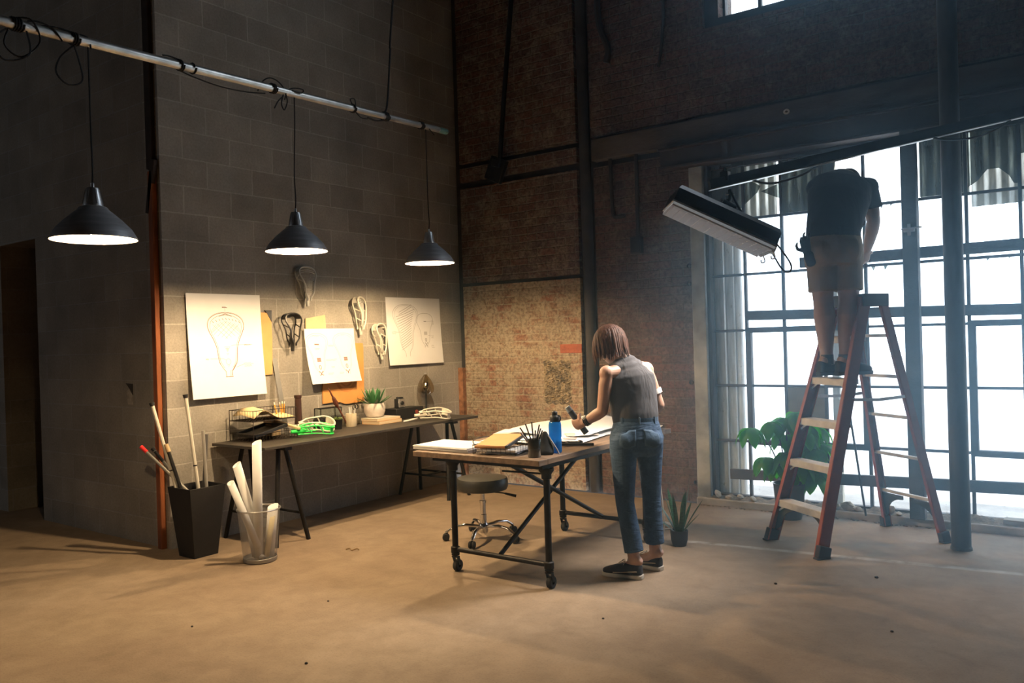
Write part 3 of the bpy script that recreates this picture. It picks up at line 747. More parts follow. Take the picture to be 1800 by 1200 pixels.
bb = obj('tray_frame', MB().box((0, -.14, .0), (.27, .02, .025)).box((0, .14, 0), (.27, .02, .025)).box((-.125, 0, 0), (.02, .28, .025)).box((.125, 0, 0), (.02, .28, .025)).box((0, 0, -.008), (.24, .27, .004)), BLACK, bevel=.003)
bb.location = (.22, .63, BZ + .075); bb.rotation_euler = (.20, 0, .0); tag(bb, 'empty black picture frame tilted in the lower wire basket', 'frame')
w1 = obj('wooden_strip', MB().box((0, 0, 0), (.33, .03, .018)), M('pale_wood', (.62, .46, .28), .6, 0, .2, 8, stretch=(1, 6, 6)), bevel=.002)
w1.location = (.30, .80, BZ + .104); w1.rotation_euler = (0, .0, .0); w1.rotation_euler = (0, .16, 0); tag(w1, 'pale wooden strip lying across the tilted black frame', 'strip')
bk = MB().box((0, 0, 0), (.10, .085, .15)); q = obj('card_box', bk, M('tan_card', (.60, .44, .26), .85, 0, .05), bevel=.002)
q.location = (.13, .80, BZ + .085); tag(q, 'small tan card box standing inside the right end of the wire tray', 'box')

ru = obj('metal_ruler', MB().box((0, 0, .31), (.003, .045, .62)), M('dull_steel', (.22, .215, .20), .5, .4, .1), bevel=.0008)
ru.location = (.105, .965, BZ); ru.rotation_euler = (0, -.155, 0); ru.rotation_euler = (.05, -.15, 0); tag(ru, 'long grey metal ruler leaning upright against the block wall', 'ruler')
vz = thing('wooden_vase', 'slender dark brown turned wooden vase on the bench', 'vase', (.17, 1.03, BZ))
obj('body', MB().lathe([(.0, .0), (.043, 0), (.043, .012), (.034, .07), (.028, .13), (.026, .26), (.025, .285), (.030, .29), (.030, .31), (.018, .31), (.016, .27)], 20), M('dark_brown_wood', (.040, .016, .011), .4, 0, .25, 12, stretch=(1, 1, .3)), vz)
def lying(label, mat, x, y, rz, roll, z, h=.27):
    t = lacrosse_head(label, mat, (x, y, z), (0, 0, 0), h)
    t.rotation_euler = (Euler((0, 0, rz)).to_matrix() @ Euler((roll, 0, 0)).to_matrix() @ Euler((0, 0, -PI / 2)).to_matrix()).to_euler(); return t
lying('neon green lacrosse head lying on the bench in front of a white one', HEADN, .43, .80, 1.22, .10, BZ + .034, .285)
lying('white lacrosse head lying on the bench behind the neon green one', HEADW, .33, .90, 1.05, .32, BZ + .060, .275)
lying('white lacrosse head lying alone on the right half of the bench', HEADW, .47, 2.13, 1.0, .16, BZ + .034, .285)
for k, (a, b) in enumerate((((.40, 2.00, .0), (.44, 2.13, .012)), ((.37, 2.03, 0), (.40, 2.18, .014)))):
    st = MB().tube([(a[0], a[1], BZ + .006), (b[0], b[1], BZ + .02)], .0055, 8)
    tag(obj('white_stick', st, WHITEP, base=True), ('short white stick, nearer one of two by the lone white head', 'short white stick, farther one of two by the lone white head')[k], 'stick')
# glass frame on black block
gf = thing('display_case', 'small dark wire-edged glass case on a black base behind the white head', 'case', (.12, 1.37, BZ))
obj('base', MB().box((0, -.01, .045), (.08, .215, .09)), BLACK, gf, bevel=.003)
wf = MB(); c4 = [(-.04, -.10), (.04, -.10), (.04, .125), (-.04, .125)]
for z in (.095, .175): wf.tube([(x, y, z) for x, y in c4], .004, 5, closed=True)
for x, y in c4: wf.tube([(x, y, .09), (x, y, .175)], .004, 5)
obj('edge_frame', wf, STEEL_DK, gf)
def clear_glass(name, c, f=.12):
    m, nt, b, out = _nodes(name); nt.nodes.remove(b)
    tr = N(nt, 'ShaderNodeBsdfTransparent'); tr.inputs[0].default_value = rgb(c); gl = N(nt, 'ShaderNodeBsdfGlossy'); gl.inputs['Roughness'].default_value = .06
    lw = N(nt, 'ShaderNodeLayerWeight'); lw.inputs['Blend'].default_value = .35
    mu = N(nt, 'ShaderNodeMath', operation='MULTIPLY_ADD'); L(nt, lw.outputs['Facing'], mu.inputs[0]); mu.inputs[1].default_value = .6; mu.inputs[2].default_value = f * .3
    mx = N(nt, 'ShaderNodeMixShader'); L(nt, mu.outputs[0], mx.inputs[0]); L(nt, tr.outputs[0], mx.inputs[1]); L(nt, gl.outputs[0], mx.inputs[2])
    L(nt, mx.outputs[0], out.inputs['Surface']); return m
CLEAR = clear_glass('clear_glass', (.82, .88, .86))
obj('glass', MB().box((0, .012, .135), (.074, .22, .076)), CLEAR, gf, smooth=0)

LEAF_D = M('deep_green_leaf', (.035, .13, .035), .5, 0, .3, 12, sss=0)
SOIL = M('potting_soil', (.03, .02, .014), .95, 0, .3, 60)
def blade(mb, base, d, ln, w, bend, keel=.25, n=7, tip=.0, twist=0.0, shape=None):
    """one pointed leaf blade with a keel"""
    base = V(base); d = V(d).normalized(); side = d.cross(V((0, 0, 1)))
    if side.length < .05: side = V((1, 0, 0))
    side.normalize(); out = V((d.x, d.y, 0)); out = out.normalized() if out.length > .01 else V((0, 1, 0))
    vs = []; fs = []; p = base.copy(); dr = d.copy()
    for i in range(n + 1):
        t = i / n; sw = (shape(t) if shape else (1 - t) ** .75 * (.65 + .9 * t)) * w
        R = Matrix.Rotation(twist * t, 3, dr); s_ = R @ side; nn = s_.cross(dr).normalized()
        vs += [p - s_ * sw, p - nn * (keel * sw), p + s_ * sw, p + nn * (.12 * sw + .0008)]
        dr = (dr + out * (bend / n) - V((0, 0, bend * .4 / n))).normalized(); p = p + dr * (ln / n)
    for i in range(n):
        for k in range(4):
            l = (k + 1) % 4; fs.append((4 * i + k, 4 * i + l, 4 * i + 4 + l, 4 * i + 4 + k))
    fs.append((4 * n, 4 * n + 1, 4 * n + 2, 4 * n + 3)); mb.add(vs, fs)
mp_ = thing('potted_moss', 'small round green tuft in a little black pot on the bench', 'potted plant', (.235, 1.38, BZ))
obj('pot', MB().lathe([(0, 0), (.035, 0), (.045, .08), (.047, .082), (.043, .084), (.039, .07), (0, .07)], 18), BLACK, mp_)
mb = MB(); rr = random.Random(4)
for k in range(110):
    a = rr.random() * 2 * PI; r = rr.random() ** .6 * .036
    blade(mb, (r * math.cos(a), r * math.sin(a), .07), (math.cos(a) * .5 * r / .036, math.sin(a) * .5 * r / .036, 1), rr.uniform(.02, .04), .003, .3, n=3)
obj('foliage', mb, M('moss_green', (.16, .24, .05), .7, 0, .3), mp_)
cu = thing('ribbed_cup', 'white ribbed cup holding pens, scissors and a brown stick on the bench', 'cup', (.19, 1.575, BZ))
pts = []
mb = MB(); rings = []
for (r, z) in ((.001, 0), (.042, 0), (.045, .004), (.045, .112), (.041, .112), (.041, .01), (.001, .01)):
    rings.append([V(((r + (.0016 * math.cos(k * PI) if r > .0449 else 0)) * math.cos(2 * PI * k / 48), (r + (.0016 * math.cos(k * PI) if r > .0449 else 0)) * math.sin(2 * PI * k / 48), z)) for k in range(48)])
mb.loft(rings); obj('body', mb, M('cream_ceramic', (.72, .62, .45), .5, 0, .04), cu)
for k, (dx, dy, tx, ty, h) in enumerate(((.005, -.012, .0, -.02, .17), (-.012, .004, -.02, .02, .165), (.012, .014, .02, .03, .155))):
    tag(obj('pen', MB().tube([(.19 + dx, 1.575 + dy, BZ + .012), (.19 + tx, 1.575 + ty, BZ + h)], .0048, 7), WHITEP, base=True), 'white pen standing in the ribbed cup', 'pen', 'white pens in the ribbed cup')
sc = thing('scissors', 'pair of dark-handled scissors standing in the white ribbed cup', 'scissors', (.18, 1.60, BZ + .012))
obj('blade', MB().bar((0, 0, 0), (.005, .025, .13), .012, .003, (1, 0, 0)), ALU, sc)
for s in (-1, 1):
    h_ = [V((.006, .032 + s * .016 + .015 * math.cos(a), .152 + .02 * math.sin(a))) for a in [i * PI / 7 for i in range(14)]]
    obj('handle', MB().tube(h_, .0035, 5, closed=True), STEEL_DK, sc)
stk = thing('carved_stick', 'dark brown stick with a thick grip leaning out of the ribbed cup', 'stick', (.17, 1.55, BZ + .015))
obj('shaft', MB().tube([(0, .0, 0), (.0, -.135, .22), (-.0, -.165, .27), (-.0, -.20, .33)], [.007, .009, .008, .006], 8), M('reddish_brown_wood', (.12, .035, .018), .5, 0, .25, 20), stk)
obj('grip', MB().limb([(0, -.105, .165), (0, -.125, .20), (0, -.145, .24)], [.012, .022, .016], (1, 0, 0), 10), M('reddish_brown_wood_grip', (.10, .03, .016), .5, 0, .25, 20), stk)
sb = obj('clear_box', MB().box((0, 0, .04), (.09, .11, .08)), clear_glass('milky_plastic', (.75, .75, .70), .3), smooth=0); sb.location = (.07, 1.69, BZ); tag(sb, 'clear plastic box between the ribbed cup and the wall', 'box')
# books with planter
def book(label, loc, rz, d, m, cover=None):
    t = thing('book', label, 'book', loc, rz)
    obj('pages', MB().box((0, -.002, d[2] / 2), (d[0] - .006, d[1] - .004, d[2] - .006)), M('page_edges', (.72, .58, .38), .9, 0, .08, 3, stretch=(1, 1, 60)), t)
    obj('cover', MB().box((0, 0, .0015), (d[0], d[1], .003)).box((0, 0, d[2] - .0015), (d[0], d[1], .003)).box((0, d[1] / 2 - .0015, d[2] / 2), (d[0], .003, d[2])), m, t, bevel=.0006); return t
book('thick tan book at the bottom of the stack under the white planter', (.235, 1.90, BZ), 1.62, (.30, .20, .030), KRAFT)
book('thin grey-white book on top of the stack under the white planter', (.225, 1.895, BZ + .030), 1.57, (.29, .20, .022), M('grey_cover', (.55, .5, .42), .8, 0, .08))
pl = thing('planter', 'spiky green agave in a round white planter on two books', 'potted plant', (.17, 1.875, BZ + .052))
obj('pot', MB().lathe([(0, 0), (.055, 0), (.075, .008), (.093, .05), (.094, .085), (.085, .118), (.078, .124), (.072, .118), (.074, .1), (0, .1)], 30), M('whitewashed_concrete', (.62, .56, .50), .85, 0, .12, 20, 60, .3), pl)
obj('soil', MB().lathe([(0, .104), (.073, .104), (.073, .098)], 20), SOIL, pl)
mb = MB(); rr = random.Random(9)
for ring, (cnt, tilt, ln, w) in enumerate(((10, 1.05, .165, .024), (9, .62, .17, .029), (7, .32, .165, .026), (3, .1, .15, .02))):
    for k in range(cnt):
        a = 2 * PI * k / cnt + ring * .35 + rr.uniform(-.1, .1); tl = tilt + rr.uniform(-.08, .08)
        d = V((math.cos(a) * math.sin(tl), math.sin(a) * math.sin(tl), math.cos(tl)))
        blade(mb, (.022 * math.cos(a), .022 * math.sin(a), .10), d, ln * rr.uniform(.9, 1.1), w, -.15 + .25 * (ring == 0), .35, 7)
obj('leaves', mb, M('agave_green', (.045, .16, .055), .5, 0, .3, 14), pl)
bx = thing('black_box', 'flat black box with a dull red dot, right of the stacked books', 'box', (.12, 2.30, BZ))
obj('body', MB().box((0, 0, .05), (.16, .36, .10)), BLACK, bx, bevel=.004)
obj('red_disc', MB().lathe([(0, .0), (.019, .0), (.019, .004), (0, .004)], 20, (.08, .085, .055), R=Euler((0, PI / 2, 0)).to_matrix()), M('dull_red', (.28, .06, .04), .6), bx)
ca = thing('toy_camera', 'little silver-faced vintage camera on the flat black box', 'camera', (.13, 2.245, BZ + .1))
obj('body', MB().box((-.012, 0, .045), (.055, .088, .085)), BLACK, ca, bevel=.006)
obj('faceplate', MB().box((.017, 0, .045), (.006, .08, .078)), ALU, ca, bevel=.003)
obj('lens', MB().lathe([(0, .012), (.010, .012), (.017, .012), (.019, .0), (.019, -.002)], 18, (.02, 0, .045), R=Euler((0, PI / 2, 0)).to_matrix()), BLACK, ca)
obj('finder', MB().box((-.01, 0, .094), (.04, .05, .014)).tube([(0, -.03, .088), (0, -.03, .1)], .006, 8).tube([(0, .03, .088), (0, .03, .1)], .006, 8), BLACK, ca)
# glass drop lamp
spl2 = lambda p: [(q.x, q.y) for q in spline([(a, b, 0) for a, b in p], 5)]
gl = thing('glass_lamp', 'smoky glass teardrop table lamp with a silver-tipped bulb, at the far end of the bench', 'table lamp', (.11, 2.62, BZ))
obj('base', MB().lathe([(0, 0), (.07, 0), (.07, .012), (.02, .018), (.012, .03)], 24), BLACK, gl)
obj('stem', MB().tube(spline([(0, 0, .02), (0, .0, .12), (.002, .0, .23)], 4), .0095, 10), BLACK, gl)
SMOKE = clear_glass('smoked_amber_glass', (.70, .60, .42), .3)
obj('glass_shade', MB().lathe(spl2([(.012, .212), (.05, .205), (.074, .222), (.081, .258), (.070, .305), (.046, .348), (.022, .378), (.010, .394)]), 30), SMOKE, gl)
obj('cap', MB().ell((0, 0, .398), (.011, .011, .012)), ALU, gl)
obj('bulb', MB().ell((0, 0, .275), (.045, .045, .048)), M('silvered_bulb', (.8, .78, .72), .1, 1, 0), gl)
obj('collar', MB().lathe([(.012, .225), (.022, .232), (.02, .25)], 16), BLACK, gl)
# ================================================================= pipe and pendant lamps
GALV = M('galvanised_pipe', (.55, .53, .49), .35, .8, .25, 9, 40, .1)
PA, PB = V((1.50, -1.232, 2.937)), V((1.055, 1.665, 3.167)); PD = (PB - PA).normalized()
def on_pipe(y): return PA + PD * ((y - PA.y) / PD.y)
pipe = thing('hanging_pipe', 'long galvanised pipe hung horizontally above the three pendant lamps', 'pipe', tuple(on_pipe(0)))
e0, e1 = on_pipe(-3.4), on_pipe(1.99)
obj('tube', MB().tube([e0, e1 - PD * .12], .0235, 16), GALV, pipe, world=True)
obj('taped_end', MB().tube([e1 - PD * .122, e1], .0245, 16), M('green_tape', (.10, .20, .16), .5, 0, .3, 40), pipe, world=True)
SHADE = M('brushed_aluminium_shade', (.40, .40, .41), .45, .30, .2, 6, None, .1, stretch=(1, 1, 14))
SHADE_IN = M('white_enamel', (.85, .82, .76), .5, 0, 0)
def bulb_mat(e): return M('lit_bulb', (1, .9, .7), .5, 0, 0, em=(1.0, .70, .385), ems=e)
def ty(y): return 1.0485 * y + .113
def loops(mb, y, r=.031, turns=3, sp=.010, seed=1):
    q = random.Random(seed); y = ty(y); c = on_pipe(y); a, b = frame_of(PD); pts = []
    for i in range(turns * 10 + 1):
        w = 2 * PI * i / 10
        pts.append(c + PD * (sp * i / 10 - sp * turns / 2) + a * (math.cos(w) * r) + b * (math.sin(w) * r))
    mb.tube(pts, .0042, 5)
def pendant(label, x, y, zr, seed, power, R=.195):
    p = on_pipe(y); t = thing('pendant_lamp', label, 'pendant lamp', (x, y, zr), 0, None)
    sh = MB(); g_ = R / .19
    prof = [(.19, .0), (.187, .012), (.165, .050), (.125, .092), (.088, .125), (.068, .142), (.062, .152)]; prof = [(r * g_, z * g_) for r, z in prof]
    sh.lathe(prof + [(r - .0022, z + .001) for r, z in reversed(prof)], 48)
    obj('shade', sh, SHADE, t)
    ins = MB().lathe([(r - .003, z + .002) for r, z in prof], 40); obj('inner_lining', ins, SHADE_IN, t)
    cap = MB(); cap.lathe([(.062, .150), (.056, .160), (.046, .164), (.046, .168), (.030, .245), (.026, .252), (.008, .254), (.008, .275), (.004, .278)], 24)
    for k in range(6):
        a = 2 * PI * k / 6; cap.bar((.044 * math.cos(a), .044 * math.sin(a), .172), (.030 * math.cos(a), .030 * math.sin(a), .243), .006, .006)
    obj('socket_cap', cap, ALU, t)
    obj('bulb', MB().ell((0, 0, .062), (.034, .034, .042), None, 16, 12), bulb_mat(power), t)
    obj('lamp_holder', MB().tube([(0, 0, .10), (0, 0, .15)], .016, 10), BLACK, t)
    q = V((p.x - x, p.y - y, p.z - zr))
    cd = MB(); cd.tube(spline([(0, 0, .27), (.006, 0, .34), (-.002, .002, .5), q * .8 + V((0, 0, .0)), q + V((0, 0, -.024))], 6), .0042, 6)
    obj('cord', cd, CORD, t)
    return t
pendant('leftmost and nearest aluminium pendant lamp hanging from the pipe', 1.50, -1.24, 1.98, 1, 1000.0)
pendant('middle aluminium pendant lamp hanging from the pipe', 1.26, .178, 2.041, 2, 3900.0)
pendant('rightmost aluminium pendant lamp hanging from the pipe, near the brick corner', 1.055, 1.68, 2.065, 3, 3000.0, .198)
def pipe_tie(label, y, extra, seed, turns=3):
    mb = MB(); loops(mb, y, .0285, turns, .012, seed); c = on_pipe(ty(y))
    for e in extra: mb.tube(spline([c + V(v) for v in e], 6), .0042, 5)
    tag(obj('cord_tie', mb, CORD, base=True), label, 'cord')
pipe_tie('bunched black cord and clamp at the left end of the pipe', -1.62, [[(0, 0, .03), (.02, .06, .03), (.0, .10, -.05), (.0, .02, -.14), (0, -.05, -.10), (0, -.02, .0)], [(0, -.04, -.03), (.01, -.10, -.10), (0, -.05, -.17), (.01, .05, -.12), (0, .04, 0)], [(0, .05, .03), (0, .10, .04), (0, .16, .025), (0, .2, -.02)]], 4, 4)
pipe_tie('black cord looped and hanging from the pipe beside the leftmost lamp cord', -1.36, [[(0, .02, .028), (-.01, -.08, .035), (-.02, -.16, .02), (-.01, -.2, -.01)], [(0, .0, -.03), (-.01, -.06, -.10), (0, -.085, -.18), (0, -.03, -.225), (0, .035, -.19), (.0, .02, -.09), (0, .0, -.03)], [(0, .03, .03), (0, .07, .02), (.01, .075, -.03)]], 5)
pipe_tie('single black cord wrap on the pipe in front of the corner post', -.78, [[(0, 0, .03), (0, -.06, .035), (0, -.10, .03)], [(0, 0, .03), (0, -.05, .022), (0, -.09, .02)]], 6, 2)
pipe_tie('black cord bow arching over the pipe left of the middle lamp cord', -.12, [[(0, -.11, -.04), (0, -.08, .02), (0, -.02, .06), (0, .05, .05), (0, .10, .0), (0, .09, -.05)], [(0, .08, -.02), (0, .065, -.08), (0, .085, -.115), (0, .11, -.06), (0, .10, -.01)], [(0, .08, -.03), (0, .04, -.07), (0, .01, -.12)], [(0, .1, .01), (0, .17, .04), (0, .24, .045), (0, .22, .02), (0, .15, .02)]], 7)
pipe_tie('small black cord knot on the pipe left of the hanging rope', .62, [[(0, 0, .025), (0, -.02, .06), (0, .02, .07), (0, .03, .03)], [(0, .03, -.02), (0, .08, -.05), (0, .14, -.045)]], 8, 2)
pipe_tie('black cord wrap on the pipe just before its taped end', 1.43, [[(0, .03, .028), (0, .10, -.01), (0, .16, -.05)], [(0, -.03, -.025), (0, -.08, -.028)]], 9, 4)
pipe_tie('black cable slung along the underside of the pipe by the corner post', -.70, [[(0, -.12, -.02), (0, .0, -.045), (0, .18, -.06), (0, .36, -.05), (0, .48, -.03)]], 10, 1)
rp = MB(); rc = on_pipe(ty(.98)); loops(rp, .98, .031, 4, .014, 11)
rp.tube(spline([rc + V((0, 0, .03)), rc + V((.0, .03, .12)), rc + V((0, .075, .5)), rc + V((0, .12, .9)), V((1.12, 1.72, 7.19))], 6), .0075, 7)
rp.tube(spline([rc + V((0, -.01, -.03)), rc + V((0, -.10, -.05)), rc + V((0, -.18, -.045))], 5), .006, 6)
tag(obj('hanging_rope', rp, CORD), 'black rope holding up the pipe, rising out of view between middle and right lamps', 'rope')

# ================================================================= bins by the corner
b = thing('waste_bin', 'tall black square tapered bin holding sticks, at the wall corner', 'bin', (.305, .02, 0))
mb = MB()
def sq(h, z): return [V((-h, -h, z)), V((h, -h, z)), V((h, h, z)), V((-h, h, z))]
mb.loft([sq(.092, 0), sq(.138, .485), sq(.132, .485), sq(.09, .012)])
obj('body', mb, M('black_painted_wood', (.006, .0055, .005), .75, 0, .3, 12, 50, .1), b, bevel=.003, smooth=30)
SH_W = M('white_shaft', (.72, .68, .58), .35, .2, .05); SH_G = M('grey_shaft', (.36, .35, .32), .35, .6, .1)
def shaft(label, p, q, mat, r=.0125, cap=None, extra=None):
    p, q = V(p), V(q); d = (q - p).normalized()
    t = thing('lacrosse_shaft', label, 'stick', tuple(p)); a, b_ = frame_of(d)
    obj('shaft', MB().tube([V((0, 0, 0)), q - p], r, 8), mat, t)
    if cap: obj('end_cap', MB().tube([q - p - d * cap[2], q - p - d * cap[2] * .5, q - p + d * .012], [r * 1.25, r * 1.25, r * cap[1]], 10), cap[0], t)
    if extra: obj(extra[0], MB().tube([(q - p) * extra[2], (q - p) * extra[3]], r * 1.04, 8), extra[1], t)
    return t
REDP = M('red_rubber', (.75, .03, .03), .5, 0, .05); TAN = M('tan_tape', (.5, .36, .2), .8)
shaft('taller white stick with a black cap leaning left in the black bin', (.345, -.035, .03), (.117, -.18, 1.06), SH_W, .0125, (BLACK, 1.5, .012), ('ring', BLACK, .55, .558))
shaft('white stick with a black cap standing most upright in the black bin', (.382, .035, .03), (.306, -.043, 1.11), SH_W, .0125, (BLACK, 1.5, .012), ('ring', BLACK, .55, .558))
shaft('grey stick with a bright red cap in the black bin', (.39, .0, .363), (-.068, -.158, .747), SH_G, .011, (REDP, 1.35, .05))
shaft('grey stick with a black cap beside the red-capped stick', (.38, .012, .316), (-.004, -.110, .731), SH_G, .011, (BLACK, 1.5, .014), ('black_tape', BLACK, .80, .97))
shaft('black taped stick with a tan end in the black bin', (.36, -.0, .05), (.212, -.139, .775), BLACK, .0125, (TAN, 1.05, .045))
shaft('pale grey stick rising behind the upright white stick', (.33, .095, .03), (.338, .062, .862), M('pale_grey_shaft', (.48, .46, .42), .35, .5, .1), .012)
shaft('dark grey stick, farthest back in the black bin', (.27, .06, .03), (.324, .098, .832), M('dark_grey_shaft', (.16, .155, .15), .45, .4, .1), .012)

def wiremesh():
    m, nt, b_, out = _nodes('silver_wire_mesh'); co = coords(nt)
    b_.inputs['Base Color'].default_value = rgb((.42, .42, .41)); b_.inputs['Metallic'].default_value = .5; b_.inputs['Roughness'].default_value = .45
    sx = N(nt, 'ShaderNodeSeparateXYZ'); L(nt, co, sx.inputs[0])
    at = N(nt, 'ShaderNodeMath', operation='ARCTAN2'); L(nt, sx.outputs[1], at.inputs[0]); L(nt, sx.outputs[0], at.inputs[1])
    def lines(src, k):
        a = N(nt, 'ShaderNodeMath', operation='MULTIPLY'); L(nt, src, a.inputs[0]); a.inputs[1].default_value = k
        f = N(nt, 'ShaderNodeMath', operation='FRACT'); L(nt, a.outputs[0], f.inputs[0])
        g = N(nt, 'ShaderNodeMath', operation='LESS_THAN'); L(nt, f.outputs[0], g.inputs[0]); g.inputs[1].default_value = .20; return g.outputs[0]
    mx = N(nt, 'ShaderNodeMath', operation='MAXIMUM'); L(nt, lines(at.outputs[0], 48), mx.inputs[0]); L(nt, lines(sx.outputs[2], 380), mx.inputs[1])
    L(nt, mx.outputs[0], b_.inputs['Alpha']); return m
wbk = thing('wire_basket', 'round silver wire mesh waste basket full of white paper rolls', 'basket', (.825, .145, 0))
obj('mesh_side', MB().lathe([(.108, .006), (.118, .12), (.128, .24), (.138, .345)], 40), wiremesh(), wbk)
obj('rim', MB().tube([(.14 * math.cos(a), .14 * math.sin(a), .35) for a in [2 * PI * i / 40 for i in range(40)]], .0055, 7, closed=True), ALU, wbk)
obj('base', MB().lathe([(0, .004), (.108, .004), (.111, .028), (.109, .03)], 36), M('grey_metal_base', (.35, .35, .34), .5, .6, .1), wbk)
def roll(label, p, q, r, m=PAPER, notch=True):
    p, q = V(p), V(q); d = (q - p); a, b_ = frame_of(d); mb = MB(); vs = []; fs = []; n = 26; turns = 1.35
    cnt = int(n * turns)
    for j in range(2):
        for i in range(cnt + 1):
            w = 2 * PI * i / n; rr_ = r * (1 - .10 * i / cnt); e = (p, q)[j]
            sl = .0 if j == 0 else r * .45 * math.cos(w)
            vs.append(e + a * (math.cos(w) * rr_) + b_ * (math.sin(w) * rr_) + d.normalized() * sl)
    for i in range(cnt): fs.append((i, i + 1, cnt + 2 + i, cnt + 1 + i))
    mb.add(vs, fs); tag(obj('paper_roll', mb, m, base=True, solid=.0015), label, 'paper roll')
roll('thick upright white paper roll, tallest in the wire basket', (.845, .115, .03), (.862, .118, .80), .031)
roll('white paper roll leaning left behind the thinnest roll in the wire basket', (.835, .165, .03), (.742, .042, .655), .029)
roll('slim white paper roll leaning farthest left out of the wire basket', (.865, .10, .11), (.772, -.028, .545), .024)
roll('short cream paper roll wholly inside the wire basket', (.872, .160, .03), (.90, .20, .30), .018, M('cream_paper', (.76, .66, .42), .8, 0, .04))
roll('short white paper roll wholly inside the wire basket, at its left', (.795, .135, .03), (.762, .115, .235), .026)
roll('wide white paper roll ending at the rim of the wire basket', (.86, .19, .03), (.885, .215, .36), .034)
mb = MB(); rr = random.Random(8)
mb.ell((.885, .115, .034), (.03, .022, .02)); tag(obj('crumpled_bag', mb, M('dark_film', (.16, .16, .17), .4, 0, .4, 60, 90, .6), base=True), 'crumpled dark scrap on the bottom of the wire basket', 'scrap')

# ================================================================= main work table
TZ = .755
WOOD = M('worn_table_wood', (.185, .12, .075), .6, 0, .4, 4, 30, .15, stretch=(6, .6, 6))
PIPE_K = M('black_iron_pipe', (.028, .026, .025), .5, .7, .3, 14)
tb = thing('work_table', 'big wheeled work table with a wooden top and black pipe legs', 'table', (2.41, 1.33, 0))
top = MB()
for k in range(6):
    x0 = 1.93 + k * .1592; top.span((x0 + .0006, .581, TZ - .033), (x0 + .1586, 2.10, TZ))
top.span((1.93, .49, TZ - .033), (2.885, .58, TZ)); top.span((1.93, 2.101, TZ - .033), (2.885, 2.19, TZ))
obj('table_top', top, WOOD, tb, world=True, bevel=.003)
rl = MB(); rl.span((2.03, .56, TZ - .062), (2.86, .60, TZ - .033)); rl.span((2.03, 2.08, TZ - .062), (2.86, 2.12, TZ - .033)); rl.span((2.03, .60, TZ - .06), (2.07, 2.08, TZ - .034)); rl.span((2.82, .60, TZ - .06), (2.86, 2.08, TZ - .034)); rl.span((2.42, .60, TZ - .06), (2.54, 2.08, TZ - .034))
obj('under_frame', rl, PIPE_K, tb, world=True)
for (x, y) in ((2.145, .62), (2.845, .62), (2.165, 1.83), (2.845, 1.83)):
    lg = MB(); lg.tube([(x, y, .115), (x, y, TZ - .06)], .0195, 14)
    lg.lathe([(.022, TZ - .125), (.030, TZ - .12), (.030, TZ - .095), (.045, TZ - .075), (.045, TZ - .06)], 16, (x, y, 0))
    lg.lathe([(.021, .115), (.029, .12), (.029, .155), (.021, .16)], 14, (x, y, 0))
    lgo = obj('leg', lg, PIPE_K, tb, world=True)
    cs = MB(); cs.lathe([(.0, .115), (.026, .115), (.026, .105), (.012, .10), (.012, .088)], 14, (x, y, 0))
    cs.bar((x - .019, y + .0, .095), (x - .019, y + .02, .04), .022, .004, (1, 0, 0)); cs.bar((x + .019, y + .0, .095), (x + .019, y + .02, .04), .022, .004, (1, 0, 0)); cs.box((x, y + .0, .094), (.042, .03, .006))
    cf = obj('caster_fork', cs, PIPE_K, None); cf.data.transform(Matrix.Translation(-wloc(tb))); cf.parent = lgo
    wh = MB(); wh.lathe([(.012, -.017), (.030, -.017), (.036, -.012), (.036, .012), (.030, .017), (.012, .017), (.012, -.017)], 20, (x, y + .018, .036), R=Euler((0, PI / 2, 0)).to_matrix())
    cw = obj('caster_wheel', wh, RUBBER, None); cw.data.transform(Matrix.Translation(-wloc(tb))); cw.parent = lgo
for y in (.62, 1.83): obj('stretcher', MB().tube([(2.15, y, .14), (2.845, y, .14)], .0155, 12), PIPE_K, tb, world=True)
obj('brace', MB().tube([(2.49, .63, .15), (2.47, 1.75, TZ - .05)], .0145, 12), PIPE_K, tb, world=True)
obj('brace', MB().tube([(2.52, .66, TZ - .05), (2.50, 1.82, .15)], .0145, 12), PIPE_K, tb, world=True)
obj('tie_rod', MB().tube([(2.53, .62, TZ - .10), (2.84, .62, TZ - .095)], .006, 8), PIPE_K, tb, world=True)

# papers
def leaf(label, poly, z, m=PAPER, t=.0012, group=None, name='paper_sheet'):
    mb = MB().prism([(x, y, z) for x, y in poly], (0, 0, t)); return tag(obj(name, mb, m, base=True, smooth=0), label, 'paper', group)
def rect(cx, cy, w, h, a):
    c, s = math.cos(a), math.sin(a); return [(cx + x * c - y * s, cy + x * s + y * c) for x, y in ((-w / 2, -h / 2), (w / 2, -h / 2), (w / 2, h / 2), (-w / 2, h / 2))]
st = thing('paper_stack', 'thick stack of white paper at the left corner of the work table', 'paper stack', (2.10, .70, TZ))
rr = random.Random(2); mb = MB()
for k in range(9): mb.prism([(x, y, .0005 + k * .0032) for x, y in rect(rr.uniform(-.006, .006), rr.uniform(-.006, .006), .44, .30, .02 + rr.uniform(-.015, .015))], (0, 0, .0028))
obj('sheets', mb, PAPER, st, smooth=0)
spread = [(2.13, 1.28, .30, .42, .2), (2.02, 1.60, .42, .30, .35), (2.20, 1.95, .60, .42, .1), (2.50, 1.80, .42, .60, -.25), (2.55, 1.35, .34, .50, .15), (2.30, 1.55, .45, .60, .0), (2.68, 2.02, .36, .30, .3), (2.36, 1.12, .30, .22, -.2)]
slab = ['small sheet at the left edge of the papers spread on the work table', 'sheet hanging near the far left edge of the work table', 'large sheet at the far end of the papers on the work table', 'large slanted sheet by the seated-side edge, under the woman\'s hand', 'sheet nearest the blue bottle among the spread papers', 'largest sheet, in the middle of the spread papers', 'sheet at the far right corner of the work table', 'small sheet in front of the spread papers beside the kraft notebook']
